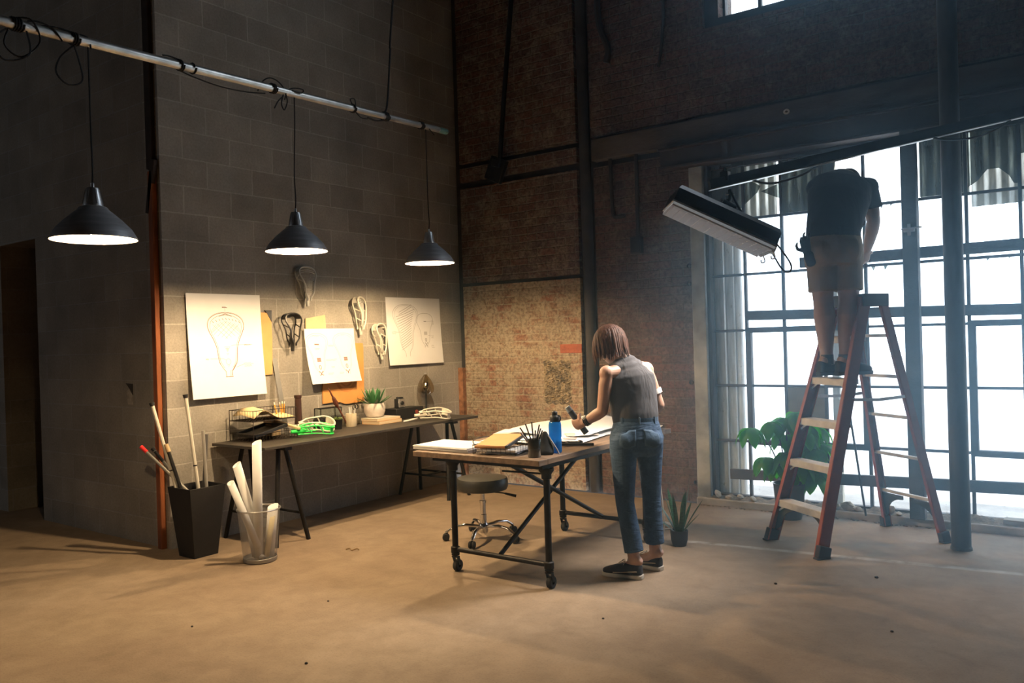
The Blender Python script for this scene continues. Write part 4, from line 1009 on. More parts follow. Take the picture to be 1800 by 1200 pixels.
slab[3] = 'large slanted sheet under the woman\'s left hand'
for k, (p, l) in enumerate(zip(spread, slab)): leaf('white ' + l, rect(*p), TZ + .001 + .0022 * k)
leaf('folded dull white sheet with brown edges near the woman\'s hand', rect(2.55, 1.50, .22, .16, .7), TZ + .020, M('brown_edged_paper', (.62, .52, .44), .85, 0, .2, 8))
leaf('small reddish printed card on the papers by the blue bottle', rect(2.60, 1.27, .09, .045, .5), TZ + .0205, M('reddish_card', (.5, .22, .16), .8))
rs = [V((2.18, 1.50, TZ + .055)), V((2.32, 2.12, TZ + .055))]
mb = MB(); vs = []; nu = 16
for i in range(nu + 1):
    for j in range(nu + 1):
        a, b_ = i / nu, j / nu; vs.append((1.97 + .70 * a - .10 * b_, 1.30 + .84 * b_ + .10 * a, TZ + .024 + .055 * math.sin(PI * a) ** 2 * (.35 + .65 * b_) * b_ + .012 * math.sin(7 * a + 3 * b_)))
mb.add(vs, [(i * (nu + 1) + j, i * (nu + 1) + j + 1, (i + 1) * (nu + 1) + j + 1, (i + 1) * (nu + 1) + j) for i in range(nu) for j in range(nu)])
tag(obj('paper_sheet', mb, PAPER, base=True, solid=.0012), 'broad buckled white sheet arching up at the far side of the work table', 'paper')
# wire tray with kraft notebook
wt = thing('wire_tray', 'low dark wire tray holding a kraft notebook at the front of the work table', 'tray', (2.50, .68, TZ))
mb = MB(); wire_basket(mb, -.145, .145, -.12, .14, .004, .055, 8, 9, .0022)
for s in (-1,): mb.tube(spline([(-.145, -.10, .055), (-.165, -.08, .075), (-.17, .02, .085), (-.165, .11, .075), (-.145, .13, .055)], 5), .003, 5)
wt.rotation_euler = (0, 0, .12); obj('basket', mb, WIRE, wt)
q = thing('notebook', 'kraft brown notebook with a dark spine lying tilted in the wire tray', 'notebook', (2.475, .675, TZ + .070)); q.rotation_euler = (.17, -.03, .15)
obj('cover', MB().box((0, 0, 0), (.21, .26, .014)), M('kraft_cover', (.70, .34, .12), .75, 0, .06), q, bevel=.001); obj('spine', MB().box((.109, 0, 0), (.014, .262, .017)), BLACK, q, bevel=.002)
for k, (l, p, mt) in enumerate((('white papers lying in the wire tray under the notebook', (2.51, .675, .26, .22, .16), PAPER), ('dark folder lying in the wire tray beneath the white papers', (2.535, .67, .20, .21, .3), M('slate_folder', (.13, .14, .18), .6)))):
    leaf(l, rect(*p), TZ + (.020, .010)[k], mt, .012 if k == 0 else .006)
# pencil cup
pc = thing('pen_cup', 'dark smoked glass cup of black pens at the near corner of the work table', 'cup', (2.78, .60, TZ))
obj('glass', MB().lathe([(0, .0), (.036, 0), (.038, .004), (.040, .105), (.037, .105), (.034, .012), (0, .012)], 24), clear_glass('dark_smoked_glass', (.22, .21, .20), .3), pc)
obj('dark_base', MB().lathe([(0, .001), (.0365, .001), (.0375, .05), (.033, .05), (.033, .013), (0, .013)], 24), M('dark_cup_base', (.03, .028, .026), .4), pc)
rr = random.Random(6)
for k, (dx, dy, h) in enumerate(((-.075, -.03, .17), (-.05, -.01, .19), (-.02, .01, .20), (.02, .03, .185), (.015, -.005, .155), (.035, .02, .165), (.03, .045, .15), (-.055, -.055, .145))):
    e = (2.78 + dx, .60 + dy, TZ + h); tag(obj('pen', MB().tube([(2.78 - dx * .22, .60 - dy * .25, TZ + .016), e], .0042 if k < 7 else .005, 7), BLACK if k < 7 else M('silver_pen', (.4, .4, .45), .3, .7), base=True), 'black pen standing in the dark glass cup' if k < 7 else 'silver pen leaning left in the dark glass cup', 'pen', 'black pens in the dark glass cup' if k < 7 else None)
bg = thing('tape_dispenser', 'black fabric pouch with a white trim leaning on the blue bottle', 'pouch', (2.80, .72, TZ)); bg.name = 'fabric_pouch'
mb = MB().limb([(-.01, -.02, .012), (-.02, 0, .05), (-.035, .005, .095), (-.03, .01, .125)], [(.050, .020), (.050, .022), (.040, .018), (.016, .011)], (.8, .6, 0), 16); remesh(obj('pouch_body', mb, M('black_fabric', (.012, .012, .013), .7, 0, .3, 30, 60, .1), bg), .006, 3)
obj('white_trim', MB().tube(spline([(-.012, .012, .11), (.02, .012, .07), (.045, .018, .03), (.06, .018, .004)], 5), .004, 6), M('grey_trim', (.45, .45, .47), .6), bg)
bt = thing('water_bottle', 'blue translucent water bottle with a black lid on the work table', 'bottle', (2.795, .80, TZ))
def blue_mat():
    m, nt, b_, out = _nodes('blue_bottle_plastic'); nt.nodes.remove(b_)
    tr = N(nt, 'ShaderNodeBsdfTransparent'); tr.inputs[0].default_value = (.10, .42, .85, 1); tl = N(nt, 'ShaderNodeBsdfTranslucent'); tl.inputs[0].default_value = (.04, .34, .85, 1)
    df = N(nt, 'ShaderNodeBsdfPrincipled'); df.inputs['Base Color'].default_value = (.015, .22, .60, 1); df.inputs['Roughness'].default_value = .12
    a = N(nt, 'ShaderNodeMixShader'); a.inputs[0].default_value = .30; L(nt, tr.outputs[0], a.inputs[1]); L(nt, tl.outputs[0], a.inputs[2])
    c = N(nt, 'ShaderNodeMixShader'); c.inputs[0].default_value = .35; L(nt, a.outputs[0], c.inputs[1]); L(nt, df.outputs[0], c.inputs[2]); L(nt, c.outputs[0], out.inputs['Surface']); return m
obj('body', MB().lathe([(0, .003), (.034, .003), (.038, .010), (.038, .075), (.0355, .083), (.0355, .090), (.038, .098), (.038, .165), (.034, .182), (.027, .19)], 30), blue_mat(), bt)
obj('lid', MB().lathe([(.028, .183), (.030, .186), (.030, .214), (.024, .222), (.017, .224), (.017, .242), (.012, .247), (0, .247)], 24), BLACK, bt)
obj('carry_loop', MB().tube([(.028 + .014 * math.cos(a), 0, .205 + .018 * math.sin(a)) for a in [2 * PI * i / 12 for i in range(12)]], .004, 6, closed=True), BLACK, bt)
tl = thing('calipers', 'dark long-jawed clamp tool lying on the work table beside the woman', 'tool', (2.72, 1.08, TZ)); tl.name = 'clamp_tool'
mb = MB(); mb.bar((-.12, -.07, .012), (.14, .055, .012), .022, .016); obj('bar', mb, STEEL_DK, tl, bevel=.002)
mb = MB(); mb.bar((-.07, -.05, .012), (-.11, .04, .012), .016, .014); mb.bar((-.02, -.02, .014), (-.06, .07, .014), .016, .014); mb.tube([(-.10, .03, .016), (.02, .07, .018)], .006, 8); mb.ell((.03, .072, .02), (.02, .012, .012)); obj('jaws', mb, STEEL_DK, tl)
fl = thing('dried_flower', 'pale yellow paper flower at the far right of the work table', 'flower', (2.82, 1.97, TZ))
mb = MB(); rr = random.Random(3)
for k in range(11):
    a = rr.random() * 2 * PI; blade(mb, (0, 0, .05), (math.cos(a), math.sin(a), rr.uniform(.1, .8)), rr.uniform(.05, .085), .014, .2, n=4)
obj('petals', mb, M('pale_yellow_petal', (.75, .70, .38), .8, 0, .1), fl); obj('stem', MB().tube([(0, 0, 0), (0, 0, .055)], .006, 7), LEAF_D, fl)
wc = MB(); wc.tube(spline([(2.80, 1.96, TZ + .006), (2.86, 1.93, TZ + .02), (2.91, 1.92, TZ + .01), (2.93, 1.92, TZ - .08), (2.90, 1.95, .5), (2.91, 1.97, .22), (2.90, 2.0, .06), (2.84, 2.06, .008), (2.78, 2.2, .006), (2.86, 2.3, .006), (2.78, 2.42, .006)], 8), .0048, 7)
tag(obj('power_cord', wc, WHITEP), 'white power cord hanging from the work table behind the woman', 'cord')
tag(obj('power_strip', MB().box((2.83, 2.28, .016), (.24, .05, .032), Euler((0, 0, -.5)).to_matrix()), M('off_white_plastic', (.6, .56, .5), .5), base=True, bevel=.004), 'off-white power strip on the floor behind the snake plant', 'power strip')

# stool
so = thing('rolling_stool', 'round black cushioned stool on a chrome star base, beneath the work table', 'stool', (1.79, 1.35, 0))
obj('seat', MB().lathe([(0, .355), (.15, .355), (.178, .362), (.186, .38), (.186, .425), (.178, .445), (.12, .455), (0, .456)], 40), M('black_vinyl', (.03, .03, .027), .42, 0, .15, 20), so)
obj('seat_plate', MB().lathe([(0, .335), (.035, .335), (.04, .345), (.09, .352), (.09, .356)], 20), BLACK, so)
obj('gas_column', MB().lathe([(.0, .07), (.026, .07), (.026, .18), (.021, .182), (.021, .262), (.026, .264), (.026, .28), (.014, .282), (.014, .34)], 20), CHROME, so)
obj('height_lever', MB().tube(spline([(.03, .01, .342), (.10, .06, .335), (.16, .10, .322)], 4), .005, 7).tube([(.14, .085, .327), (.205, .13, .307)], [.008, .011], 8), BLACK, so)
obj('hub', MB().lathe([(.0, .05), (.03, .05), (.034, .06), (.034, .11), (.028, .12), (0, .12)], 18), CHROME, so)
for k in range(5):
    a = 2 * PI * k / 5 + .05; c, s = math.cos(a), math.sin(a)
    obj('base_leg', MB().limb([(.025 * c, .025 * s, .095), (.13 * c, .13 * s, .108), (.21 * c, .21 * s, .098), (.27 * c, .27 * s, .060)], [(.016, .011), (.016, .011), (.015, .010), (.012, .009)], (-s, c, 0), 12), CHROME, so)
    cs = MB(); R = Euler((PI / 2, 0, a)).to_matrix()
    for d in (-.013, .013): cs.lathe([(.0, -.009), (.022, -.009), (.026, -.004), (.026, .004), (.022, .009), (0, .009)], 16, (.272 * c - d * s, .272 * s + d * c, .026), R=R)
    cs.tube([(.268 * c, .268 * s, .03), (.268 * c, .268 * s, .065)], .009, 8); obj('caster', cs, RUBBER, so)
# ================================================================= people
SKIN = M('skin', (.50, .295, .21), .5, 0, .08, 9, 90, .04, sss=.15)
SKIN2 = M('tanned_skin', (.44, .29, .215), .55, 0, .1, 9, 90, .05, sss=.12)
def denim_mat():
    m, nt, b, out = _nodes('blue_denim'); co = coords(nt)
    n1 = noise(nt, co, 5, 5, .6); n2 = noise(nt, co, 130, 2); 
    mp = N(nt, 'ShaderNodeMapping'); mp.inputs['Scale'].default_value = (5, 5, 22); L(nt, co, mp.inputs['Vector']); n3 = noise(nt, mp.outputs[0], 1.4, 3, .6, .6)
    c = ramp(nt, n1, [(.3, (.028, .062, .125)), (.55, (.050, .105, .195)), (.75, (.13, .22, .33))])
    c = mix(nt, .5, c, ramp(nt, n2, [(.4, (.6, .6, .65)), (.6, (1, 1, 1))]), 'MULTIPLY')
    L(nt, c, b.inputs['Base Color']); b.inputs['Roughness'].default_value = .85; bump(nt, b, n3, .5, .02); return m
def cloth_mat(name, c, sc=(6, 6, 2.5), st=.5, var=.12):
    m, nt, b, out = _nodes(name); co = coords(nt); mp = N(nt, 'ShaderNodeMapping'); mp.inputs['Scale'].default_value = sc; L(nt, co, mp.inputs['Vector'])
    n = noise(nt, mp.outputs[0], 1.6, 3, .5, .5); n2 = noise(nt, co, 8, 4)
    L(nt, ramp(nt, n2, [(.3, [x * (1 - var) for x in c]), (.7, [x * (1 + var) for x in c])]), b.inputs['Base Color']); b.inputs['Roughness'].default_value = .9
    bump(nt, b, n, st, .03); return m
def hand(mb, W, d, side, nrm, curl, ts=-1, thumb=(.55, .75, .35)):
    """palm, four bent fingers and a thumb; ts = side the index finger and thumb lie on"""
    W, d = V(W), V(d).normalized(); side = V(side); side = (side - d * side.dot(d)).normalized(); nrm = V(nrm); nrm = (nrm - d * nrm.dot(d) - side * nrm.dot(side)).normalized()
    mb.limb([W - d * .015, W + d * .025, W + d * .06, W + d * .088], [(.024, .018), (.031, .016), (.037, .014), (.034, .011)], side, 14)
    lens = (.068, .076, .071, .055)
    for i in range(4):
        p = W + d * (.084 - .004 * (i == 3)) + side * (ts * (.0295 - .0197 * i)); pts = [p - d * .012, p]; a = 0.0
        c = curl[i] if isinstance(curl, (list, tuple)) else curl
        for k, fr in enumerate((.44, .31, .25)):
            a += c * (.9, 1.1, .8)[k]; p = p + (d * math.cos(a) + nrm * math.sin(a)) * lens[i] * fr; pts.append(p)
        mb.limb(pts, [.0078, .0082, .0078, .0072, .0058], side, 9)
    p = W + d * .022 + side * (ts * .024); q = p + (d * thumb[0] + side * (ts * thumb[1]) + nrm * thumb[2]).normalized() * .042
    r = q + (d * (thumb[0] + .35) + side * (ts * (thumb[1] - .6)) + nrm * (thumb[2] + .35)).normalized() * .032
    r2 = r + (d * (thumb[0] + .3) + side * (ts * (thumb[1] - .95)) + nrm * (thumb[2] + .5)).normalized() * .024
    mb.limb([p, q, r, r2], [.015, .011, .0095, .0065], nrm, 10)
def head(mb, H, f, upv, s=1.0):
    """skull, jaw, nose, brow, lips, ears, eyeballs bulge; returns the frame"""
    f = V(f).normalized(); upv = V(upv); upv = (upv - f * upv.dot(f)).normalized(); sd = f.cross(upv)
    R = Matrix((sd, f, upv)).transposed(); H = V(H)
    P = lambda x, y, z: H + R @ V((x * s, y * s, z * s))
    mb.ell(P(0, -.008, .03), (.074 * s, .094 * s, .086 * s), R, 20, 14); mb.ell(P(0, .022, -.03), (.060 * s, .066 * s, .078 * s), R, 18, 12)
    mb.ell(P(0, .045, -.075), (.036 * s, .034 * s, .030 * s), R, 14, 10)
    mb.limb([P(0, .080, .02), P(0, .096, -.005), P(0, .108, -.026)], [.008 * s, .010 * s, .013 * s], sd, 10); mb.ell(P(0, .097, -.030), (.017 * s, .012 * s, .009 * s), R)
    mb.ell(P(0, .083, -.056), (.022 * s, .010 * s, .006 * s), R); mb.ell(P(0, .081, -.066), (.019 * s, .010 * s, .006 * s), R)
    for e in (-1, 1):
        mb.ell(P(e * .031, .078, .018), (.022 * s, .012 * s, .006 * s), R); mb.ell(P(e * .075, -.008, -.01), (.010 * s, .018 * s, .030 * s), R)
    return P, R
def eyes(parent, P, R, s=1.0):
    mb = MB(); k = MB()
    for e in (-1, 1):
        mb.ell(P(e * .031, .081, .004), (.012 * s, .007 * s, .0065 * s), R, 12, 8); k.ell(P(e * .031, .0865, .004), (.0055 * s, .003 * s, .0055 * s), R, 10, 8)
    obj('eyes', mb, WHITEP, parent, world=True); obj('irises', k, BLACK, parent, world=True)
def shoe(parent, heel, toe, mat, solem, h=.075, w=.042, laces=None):
    heel, toe = V(heel), V(toe); d = (toe - heel); Ln = d.length; d.normalize(); sd = d.cross(V((0, 0, 1))).normalized(); up = V((0, 0, 1)); n = 16
    def ring(t, hw, z0, z1, fl=.6):
        c = heel + d * (t * Ln); out = []
        for k in range(n):
            a = 2 * PI * k / n; x = math.copysign(abs(math.cos(a)) ** fl, math.cos(a)) * hw; z = math.copysign(abs(math.sin(a)) ** fl, math.sin(a))
            out.append(c + sd * x + up * (z0 + (z1 - z0) * (z + 1) / 2))
        return out
    W = [(0.0, .45), (.04, .72), (.15, .86), (.32, .85), (.5, .90), (.68, 1.0), (.82, .98), (.93, .74), (1.0, .40)]
    Hh = [.80, .95, 1.0, .98, .93, .78, .62, .52, .42]
    so_ = MB().loft([ring(t, w * (q + .05), 0.0, .027, .4) for t, q in W])
    upr = MB().loft([ring(.012 + t * .975, w * q, .016, h * hh + .012, .75) for (t, q), hh in zip(W, Hh)])
    s = obj('shoe', upr, mat, parent, world=True, smooth=60, sub=1); so2 = obj('sole', so_, solem, None, smooth=50, bevel=.003)
    so2.data.transform(Matrix.Translation(-wloc(parent))); so2.parent = s
    if laces:
        lb = MB()
        for k in range(4):
            t = .44 + .075 * k; c = heel + d * (t * Ln); z = h * (1.0 - .13 * k) + .010
            lb.tube([c - sd * w * .6 + up * (z - .010), c + up * (z + .003), c + d * .012 + sd * w * .6 + up * (z - .010)], .003, 5)
        c = heel + d * (.43 * Ln) + up * (h + .013)
        for e in (-1, 1): lb.tube(spline([c, c + sd * e * .02 + up * .012 + d * .01, c + sd * e * .035 - up * .003 + d * .03, c + sd * e * .01 + d * .008], 4), .0028, 5)
        l = obj('laces', lb, laces, None); l.data.transform(Matrix.Translation(-wloc(parent))); l.parent = s
        st = MB()
        for e in (-1, 1): st.tube(spline([heel + d * (t * Ln) + sd * (e * w * q) + up * z for t, q, z in ((.10, .84, .05), (.3, .90, .045), (.5, .95, .038), (.68, 1.0, .034))], 4), .0034, 5)
        l = obj('side_stripe', st, laces, None); l.data.transform(Matrix.Translation(-wloc(parent))); l.parent = s
    return s

# ---- woman at the work table
WR = V((.785, .62, 0)); WF = V((-.62, .785, 0))
wm = thing('person', 'woman in grey tank top and jeans bending over the work table, seen from behind', 'person', (3.14, 1.16, 0))
body = MB()
spine = [(3.14, 1.165, .80), (3.135, 1.17, .93), (3.118, 1.185, 1.03), (3.095, 1.192, 1.12), (3.082, 1.20, 1.19), (3.073, 1.195, 1.24), (3.063, 1.19, 1.275)]
body.limb(spine, [(.145, .10), (.118, .085), (.125, .088), (.145, .10), (.152, .10), (.125, .075), (.06, .05)], WR, 24)
body.limb([(3.085, 1.20, 1.22), (3.055, 1.19, 1.29), (3.005, 1.20, 1.35), (2.96, 1.205, 1.39)], [.062, .050, .047, .045], WR, 16)
sh = {}
L_sh, L_el, L_wr = V((3.012, 1.055, 1.212)), V((2.985, 1.035, .985)), V((2.862, 1.022, .915))
R_sh, R_el, R_wr = V((3.145, 1.312, 1.222)), V((3.207, 1.350, 1.002)), V((3.02, 1.50, .885))
for S, E, Wr in ((L_sh, L_el, L_wr), (R_sh, R_el, R_wr)):
    body.ell(S, (.047, .047, .050)); inn = S + (V((3.08, 1.195, 1.225)) - S) * .55
    body.limb([inn, S, S + (E - S) * .3, S + (E - S) * .7, E], [.048, .046, .042, .037, .034], WF, 16)
    body.limb([E, E + (Wr - E) * .28, E + (Wr - E) * .7, Wr], [.034, .036, .029, (.025, .021)], (0, 0, 1), 16)
cyl_ax = V((.46, .335, -.82))
hd = V((-.80, .22, -.22)).normalized(); nr = hd.cross(cyl_ax).normalized()
if nr.y < 0: nr = -nr
hand(body, L_wr, hd, cyl_ax, nr, [.95, 1.0, 1.0, 1.05], ts=-1, thumb=(.5, .45, .8))
hr = V((-.65, .35, -.45)).normalized(); hand(body, R_wr, hr, V((.5, .85, 0)), V((0, 0, -1)), .32, ts=-1)
legs = ((V((3.092, 1.088, .76)), V((3.103, 1.068, .44)), V((3.160, 1.058, .10))), (V((3.188, 1.238, .76)), V((3.182, 1.262, .45)), V((3.192, 1.268, .11))))
for h_, k_, a_ in legs:
    body.limb([h_, h_ + (k_ - h_) * .4, k_, k_ + (a_ - k_) * .3, k_ + (a_ - k_) * .75, a_], [.078, .068, .050, .050, .036, .036], WR, 16)
    body.limb([a_ + V((.02, 0, 0)), a_ + V((-.04, 0, -.04)), a_ + V((-.13, 0, -.065))], [.034, .034, .026], (0, 1, 0), 12)
P, Rh = head(body, (2.957, 1.203, 1.380), (-.70, .42, -.58), (-.42, .25, .80), .98)
remesh(obj('body', body, SKIN, wm, world=True), .0042, 6, .5)
eyes(wm, P, Rh, .98)
# hair: chin-length bob made of overlapping locks
hm = MB(); rr = random.Random(21); Hc = V((2.957, 1.203, 1.380))
for layer in range(3):
    for k in range(112):
        a = math.radians(36 + 288 * k / 111.0) + rr.uniform(-.06, .06)      # 0 = face side
        dx, dy = math.sin(a), math.cos(a); pts = []; rs = []
        ln = rr.uniform(.86, 1.08); jx, jy = rr.uniform(-.012, .012), rr.uniform(-.012, .012) * (1.0, .95, .88)[layer]
        back = max(0, -dy)
        for j in range(8):
            t = j / 7; th = t * (1.75 + .50 * back) * ln
            rx, ry, rz = .096 - .006 * layer, .116 - .006 * layer, .108 - .004 * layer
            if th < PI / 2: q = V((rx * math.sin(th) * dx, ry * math.sin(th) * dy - .008, rz * math.cos(th) + .018)); p = P(*q)
            else: pass
            if th >= 1.25:
                e = (th - 1.25); q0 = V((rx * math.sin(1.25) * dx, ry * math.sin(1.25) * dy - .008, rz * math.cos(1.25) + .018))
                p = P(*q0) + (Rh @ V((dx * .02, dy * .02, -1))).normalized() * (e * .075) + V((0, 0, -1)) * (e * (.150 - .035 * back)) + (Rh @ V((dx, dy, 0))) * (.014 * math.sin(e * 4.4 + .2) + .030 * e * back + .016 * max(0, e - .5) * 2) + V((jx * e, jy * e, 0))
            pts.append(p); rs.append(.0112 * (1 - .15 * t) if t < .75 else .0112 * (1 - t) * 2.6 + .0022)
        hm.tube(pts, rs, 6, flat=.6)
hm.ell(P(0, -.014, .045), (.086, .100, .078), Rh, 20, 14)
def hair_mat(name, c):
    m, nt, b, out = _nodes(name); co = coords(nt); mp = N(nt, 'ShaderNodeMapping'); mp.inputs['Scale'].default_value = (90, 90, 8); L(nt, co, mp.inputs['Vector'])
    n = noise(nt, mp.outputs[0], 1.2, 4, .6); L(nt, ramp(nt, n, [(.3, [x * .45 for x in c]), (.5, c), (.72, [x * 2.0 for x in c])]), b.inputs['Base Color'])
    b.inputs['Roughness'].default_value = .65; b.inputs['Specular IOR Level'].default_value = .25; bump(nt, b, n, .35, .004); return m
obj('hair', hm, hair_mat('brown_hair', (.060, .024, .014)), wm, world=True, smooth=60)
TANK = cloth_mat('charcoal_jersey', (.075, .072, .078), (7, 7, 2.0), .55)
tk = MB()
tk.limb([(3.137, 1.168, .915), (3.133, 1.172, .95), (3.118, 1.185, 1.03), (3.095, 1.192, 1.12), (3.082, 1.20, 1.175), (3.074, 1.197, 1.225), (3.066, 1.192, 1.258)], [(.138, .108), (.142, .110), (.146, .110), (.160, .120), (.158, .122), (.122, .100), (.082, .066)], WR, 28)
c = V((3.078, 1.198, 1.215))                          # yoke across the shoulders
tk.limb([c + WR * s + V((0, 0, z)) for s, z in ((-.100, .004), (-.07, .012), (-.03, .018), (.02, .02), (.06, .020), (.085, .014))], [(.062, .048), (.076, .058), (.084, .062), (.084, .062), (.076, .058), (.062, .046)], WF, 18)
remesh(obj('tank_top', tk, TANK, wm, world=True), .006, 14, .5)
DEN = denim_mat(); jn = MB()
jn.limb([(3.142, 1.166, .955), (3.142, 1.165, .90), (3.143, 1.162, .82), (3.142, 1.162, .755), (3.141, 1.163, .715)], [(.122, .094), (.142, .114), (.164, .130), (.160, .120), (.10, .085)], WR, 28, False)
for i, (h_, k_, a_) in enumerate(legs):
    hem = a_ + V((0, 0, .055))
    jn.limb([h_ + V((0, 0, .06)), h_, h_ + (k_ - h_) * .45, k_, k_ + (hem - k_) * .45, hem], [(.080, .098), (.084, .096), (.070, .080), (.056, .062), (.056, .062), (.058, .063)], WR, 20, False)
for s in (-1, 1): jn.ell(V((3.142, 1.162, .80)) + WR * s * .072 - WF * .055, (.078, .078, .085))
jo = remesh(obj('jeans', jn, DEN, wm, world=True), .0055, 4, .5)
def on_j(mb, name, m):
    o = obj(name, mb, m, None); o.data.transform(Matrix.Translation(-wloc(wm))); o.parent = jo
DEN2 = M('denim_pocket', (.055, .105, .175), .85, 0, .3, 9, 60, .3)
for s in (-1, 1):
    c = V((3.142, 1.162, .835)) + WR * s * .082 - WF * .138; u = WR * (1) * .058; d2 = WF * (.0)
    g = MB(); n_ = 9; vs = []
    for j in range(n_ + 1):
        for i in range(n_ + 1):
            a, b_ = i / n_ * 2 - 1, j / n_
            vs.append(c + u * a * (1 - .06 * b_) + V((0, 0, .050 - b_ * (.100 + .020 * (1 - abs(a))))))
    g.add(vs, [(j * (n_ + 1) + i, j * (n_ + 1) + i + 1, (j + 1) * (n_ + 1) + i + 1, (j + 1) * (n_ + 1) + i) for j in range(n_) for i in range(n_)])
    o = obj('back_pocket', g, DEN2, None); o.data.transform(Matrix.Translation(-wloc(wm))); o.parent = jo
    q = o.modifiers.new('wrap', 'SHRINKWRAP'); q.target = jo; q.offset = .0022; q = o.modifiers.new('solid', 'SOLIDIFY'); q.thickness = .004; q.offset = 0
lp = MB()
wb_ = [V((3.142, 1.166, .945)) + WR * (.134 * math.cos(a)) + WF * (.107 * math.sin(a)) for a in [2 * PI * i / 36 for i in range(36)]]
lp = MB().loft([[p + V((0, 0, z)) * 1 for p in wb_] for z in (-.034, 0.0)], cap=False); on_j(lp, 'waistband', DEN2)
for a in (3.9, 4.71, 5.5):
    p = V((3.142, 1.166, .928)) + WR * (.135 * math.cos(a)) + WF * (.108 * math.sin(a)); on_j(MB().box(p, (.010, .006, .045)), 'belt_loop', DEN2)
NAVY = M('black_canvas', (.016, .014, .020), .8, 0, .2, 40); SOLEW = M('off_white_rubber', (.52, .49, .43), .6, 0, .1); LACE = M('tan_laces', (.50, .42, .32), .8)
shoe(wm, (3.215, 1.055, 0), (2.965, 1.018, 0), NAVY, SOLEW, .078, .043, LACE)
shoe(wm, (3.236, 1.268, 0), (2.990, 1.290, 0), NAVY, SOLEW, .078, .043, LACE)
br_ = MB(); fd = (L_wr - L_el).normalized()
for q in (.0, .010, .021):
    a, b_ = frame_of(fd); c = L_wr - fd * (.012 + q); br_.tube([c + a * (.031 * math.cos(w_)) + b_ * (.029 * math.sin(w_)) for w_ in [2 * PI * i / 16 for i in range(16)]], .0042, 6, closed=True)
obj('bracelet', br_, M('black_beads', (.02, .02, .02), .35, 0, .2), wm, world=True)
bd = MB(); c = R_sh + (R_el - R_sh) * .62; a, b_ = frame_of(R_el - R_sh)
bd.loft([[c + (R_el - R_sh).normalized() * z + a * (.0475 * math.cos(w_)) + b_ * (.0475 * math.sin(w_)) for w_ in [2 * PI * i / 16 for i in range(16)]] for z in (-.016, .016)], cap=False)
obj('white_armband', bd, M('white_bandage', (.8, .8, .78), .85), wm, world=True)
hc = L_wr + hd * .085 + nr * .036; cy_ = thing('spray_can', 'dark slate cylinder held in the woman\'s left hand', 'cylinder', tuple(hc)); cy_.name = 'handheld_cylinder'
obj('barrel', MB().tube([-cyl_ax * .085, cyl_ax * .085], .0195, 18), M('slate_plastic', (.05, .06, .075), .4, .2, .1), cy_)
obj('pale_tip', MB().tube([-cyl_ax * .118, -cyl_ax * .085], [.017, .019], 18), M('pale_blue_plastic', (.35, .45, .52), .4), cy_)

# ---- man on the ladder
mn = thing('person', 'man in dark t-shirt and khaki shorts standing on the ladder with his head bowed', 'person', (3.97, 2.43, 1.14))
MR = V((.88, .47, 0)).normalized(); MF = V((-.47, .88, 0)).normalized()
SR = V((.93, .36, 0)).normalized()
bm_ = MB()
sp = [(3.985, 2.435, 2.00), (3.987, 2.45, 2.12), (3.995, 2.50, 2.23), (4.0, 2.555, 2.33), (4.004, 2.615, 2.42), (4.005, 2.65, 2.47)]
bm_.limb(sp, [(.155, .115), (.150, .105), (.165, .11), (.180, .12), (.175, .105), (.10, .07)], MR, 24)
bm_.limb([(4.004, 2.62, 2.42), (4.004, 2.70, 2.470), (3.998, 2.79, 2.480), (3.990, 2.85, 2.465)], [.07, .062, .058, .055], MR, 16)
mL = (V((3.862, 2.535, 2.405)), V((3.80, 2.80, 2.30)), V((3.835, 3.02, 2.40))); mRr = (V((4.155, 2.70, 2.395)), V((4.178, 2.735, 2.165)), V((4.105, 2.86, 1.985)))
for S, E, W_ in (mL, mRr):
    bm_.ell(S, (.065, .065, .066)); bm_.limb([S + (V((4.0, 2.60, 2.41)) - S) * .5, S, S + (E - S) * .35, S + (E - S) * .75, E], [.068, .064, .056, .048, .043], (.1, .2, 1), 16)
    bm_.limb([E, E + (W_ - E) * .28, E + (W_ - E) * .7, W_], [.043, .046, .036, (.030, .025)], (.3, .2, 1), 16)
hand(bm_, mL[2], (mL[2] - mL[1]), (1, -.1, 0), (0, .2, 1), .45, ts=1)
hand(bm_, mRr[2], (mRr[2] - mRr[1]), (.5, .8, 0), (-.7, .5, 0), .35, ts=1)
mlegs = ((V((3.912, 2.408, 1.93)), V((3.918, 2.405, 1.655)), V((3.938, 2.385, 1.225))), (V((4.060, 2.486, 1.93)), V((4.066, 2.470, 1.655)), V((4.050, 2.405, 1.225))))
for h_, k_, a_ in mlegs:
    bm_.limb([h_, h_ + (k_ - h_) * .5, k_, k_ + (a_ - k_) * .13 - MF * .004, k_ + (a_ - k_) * .30 - MF * .012, k_ + (a_ - k_) * .55 - MF * .004, k_ + (a_ - k_) * .85, a_], [.09, .08, .066, .064, .070, .058, .043, .044], MR, 18)
tv = V((.594, .804, 0))
for _, _, a_ in mlegs: bm_.limb([a_ - tv * .02, a_ + tv * .05 + V((0, 0, -.035)), a_ + tv * .14 + V((0, 0, -.06))], [.04, .04, .03], (1, 0, 0), 12)
P2h, R2h = head(bm_, (3.982, 2.885, 2.455), (-.05, .45, -.89), (-.02, .89, .45), 1.02)
remesh(obj('body', bm_, SKIN2, mn, world=True), .005, 4, .5); eyes(mn, P2h, R2h, 1.05)
hr_ = MB(); hr_.ell(P2h(0, -.016, .040), (.084, .100, .084), R2h, 22, 16); hr_.ell(P2h(0, -.05, -.015), (.068, .058, .062), R2h, 18, 12)
remesh(obj('hair', hr_, hair_mat('dark_short_hair', (.03, .02, .016)), mn, world=True), .006, 2)
ts_ = MB()
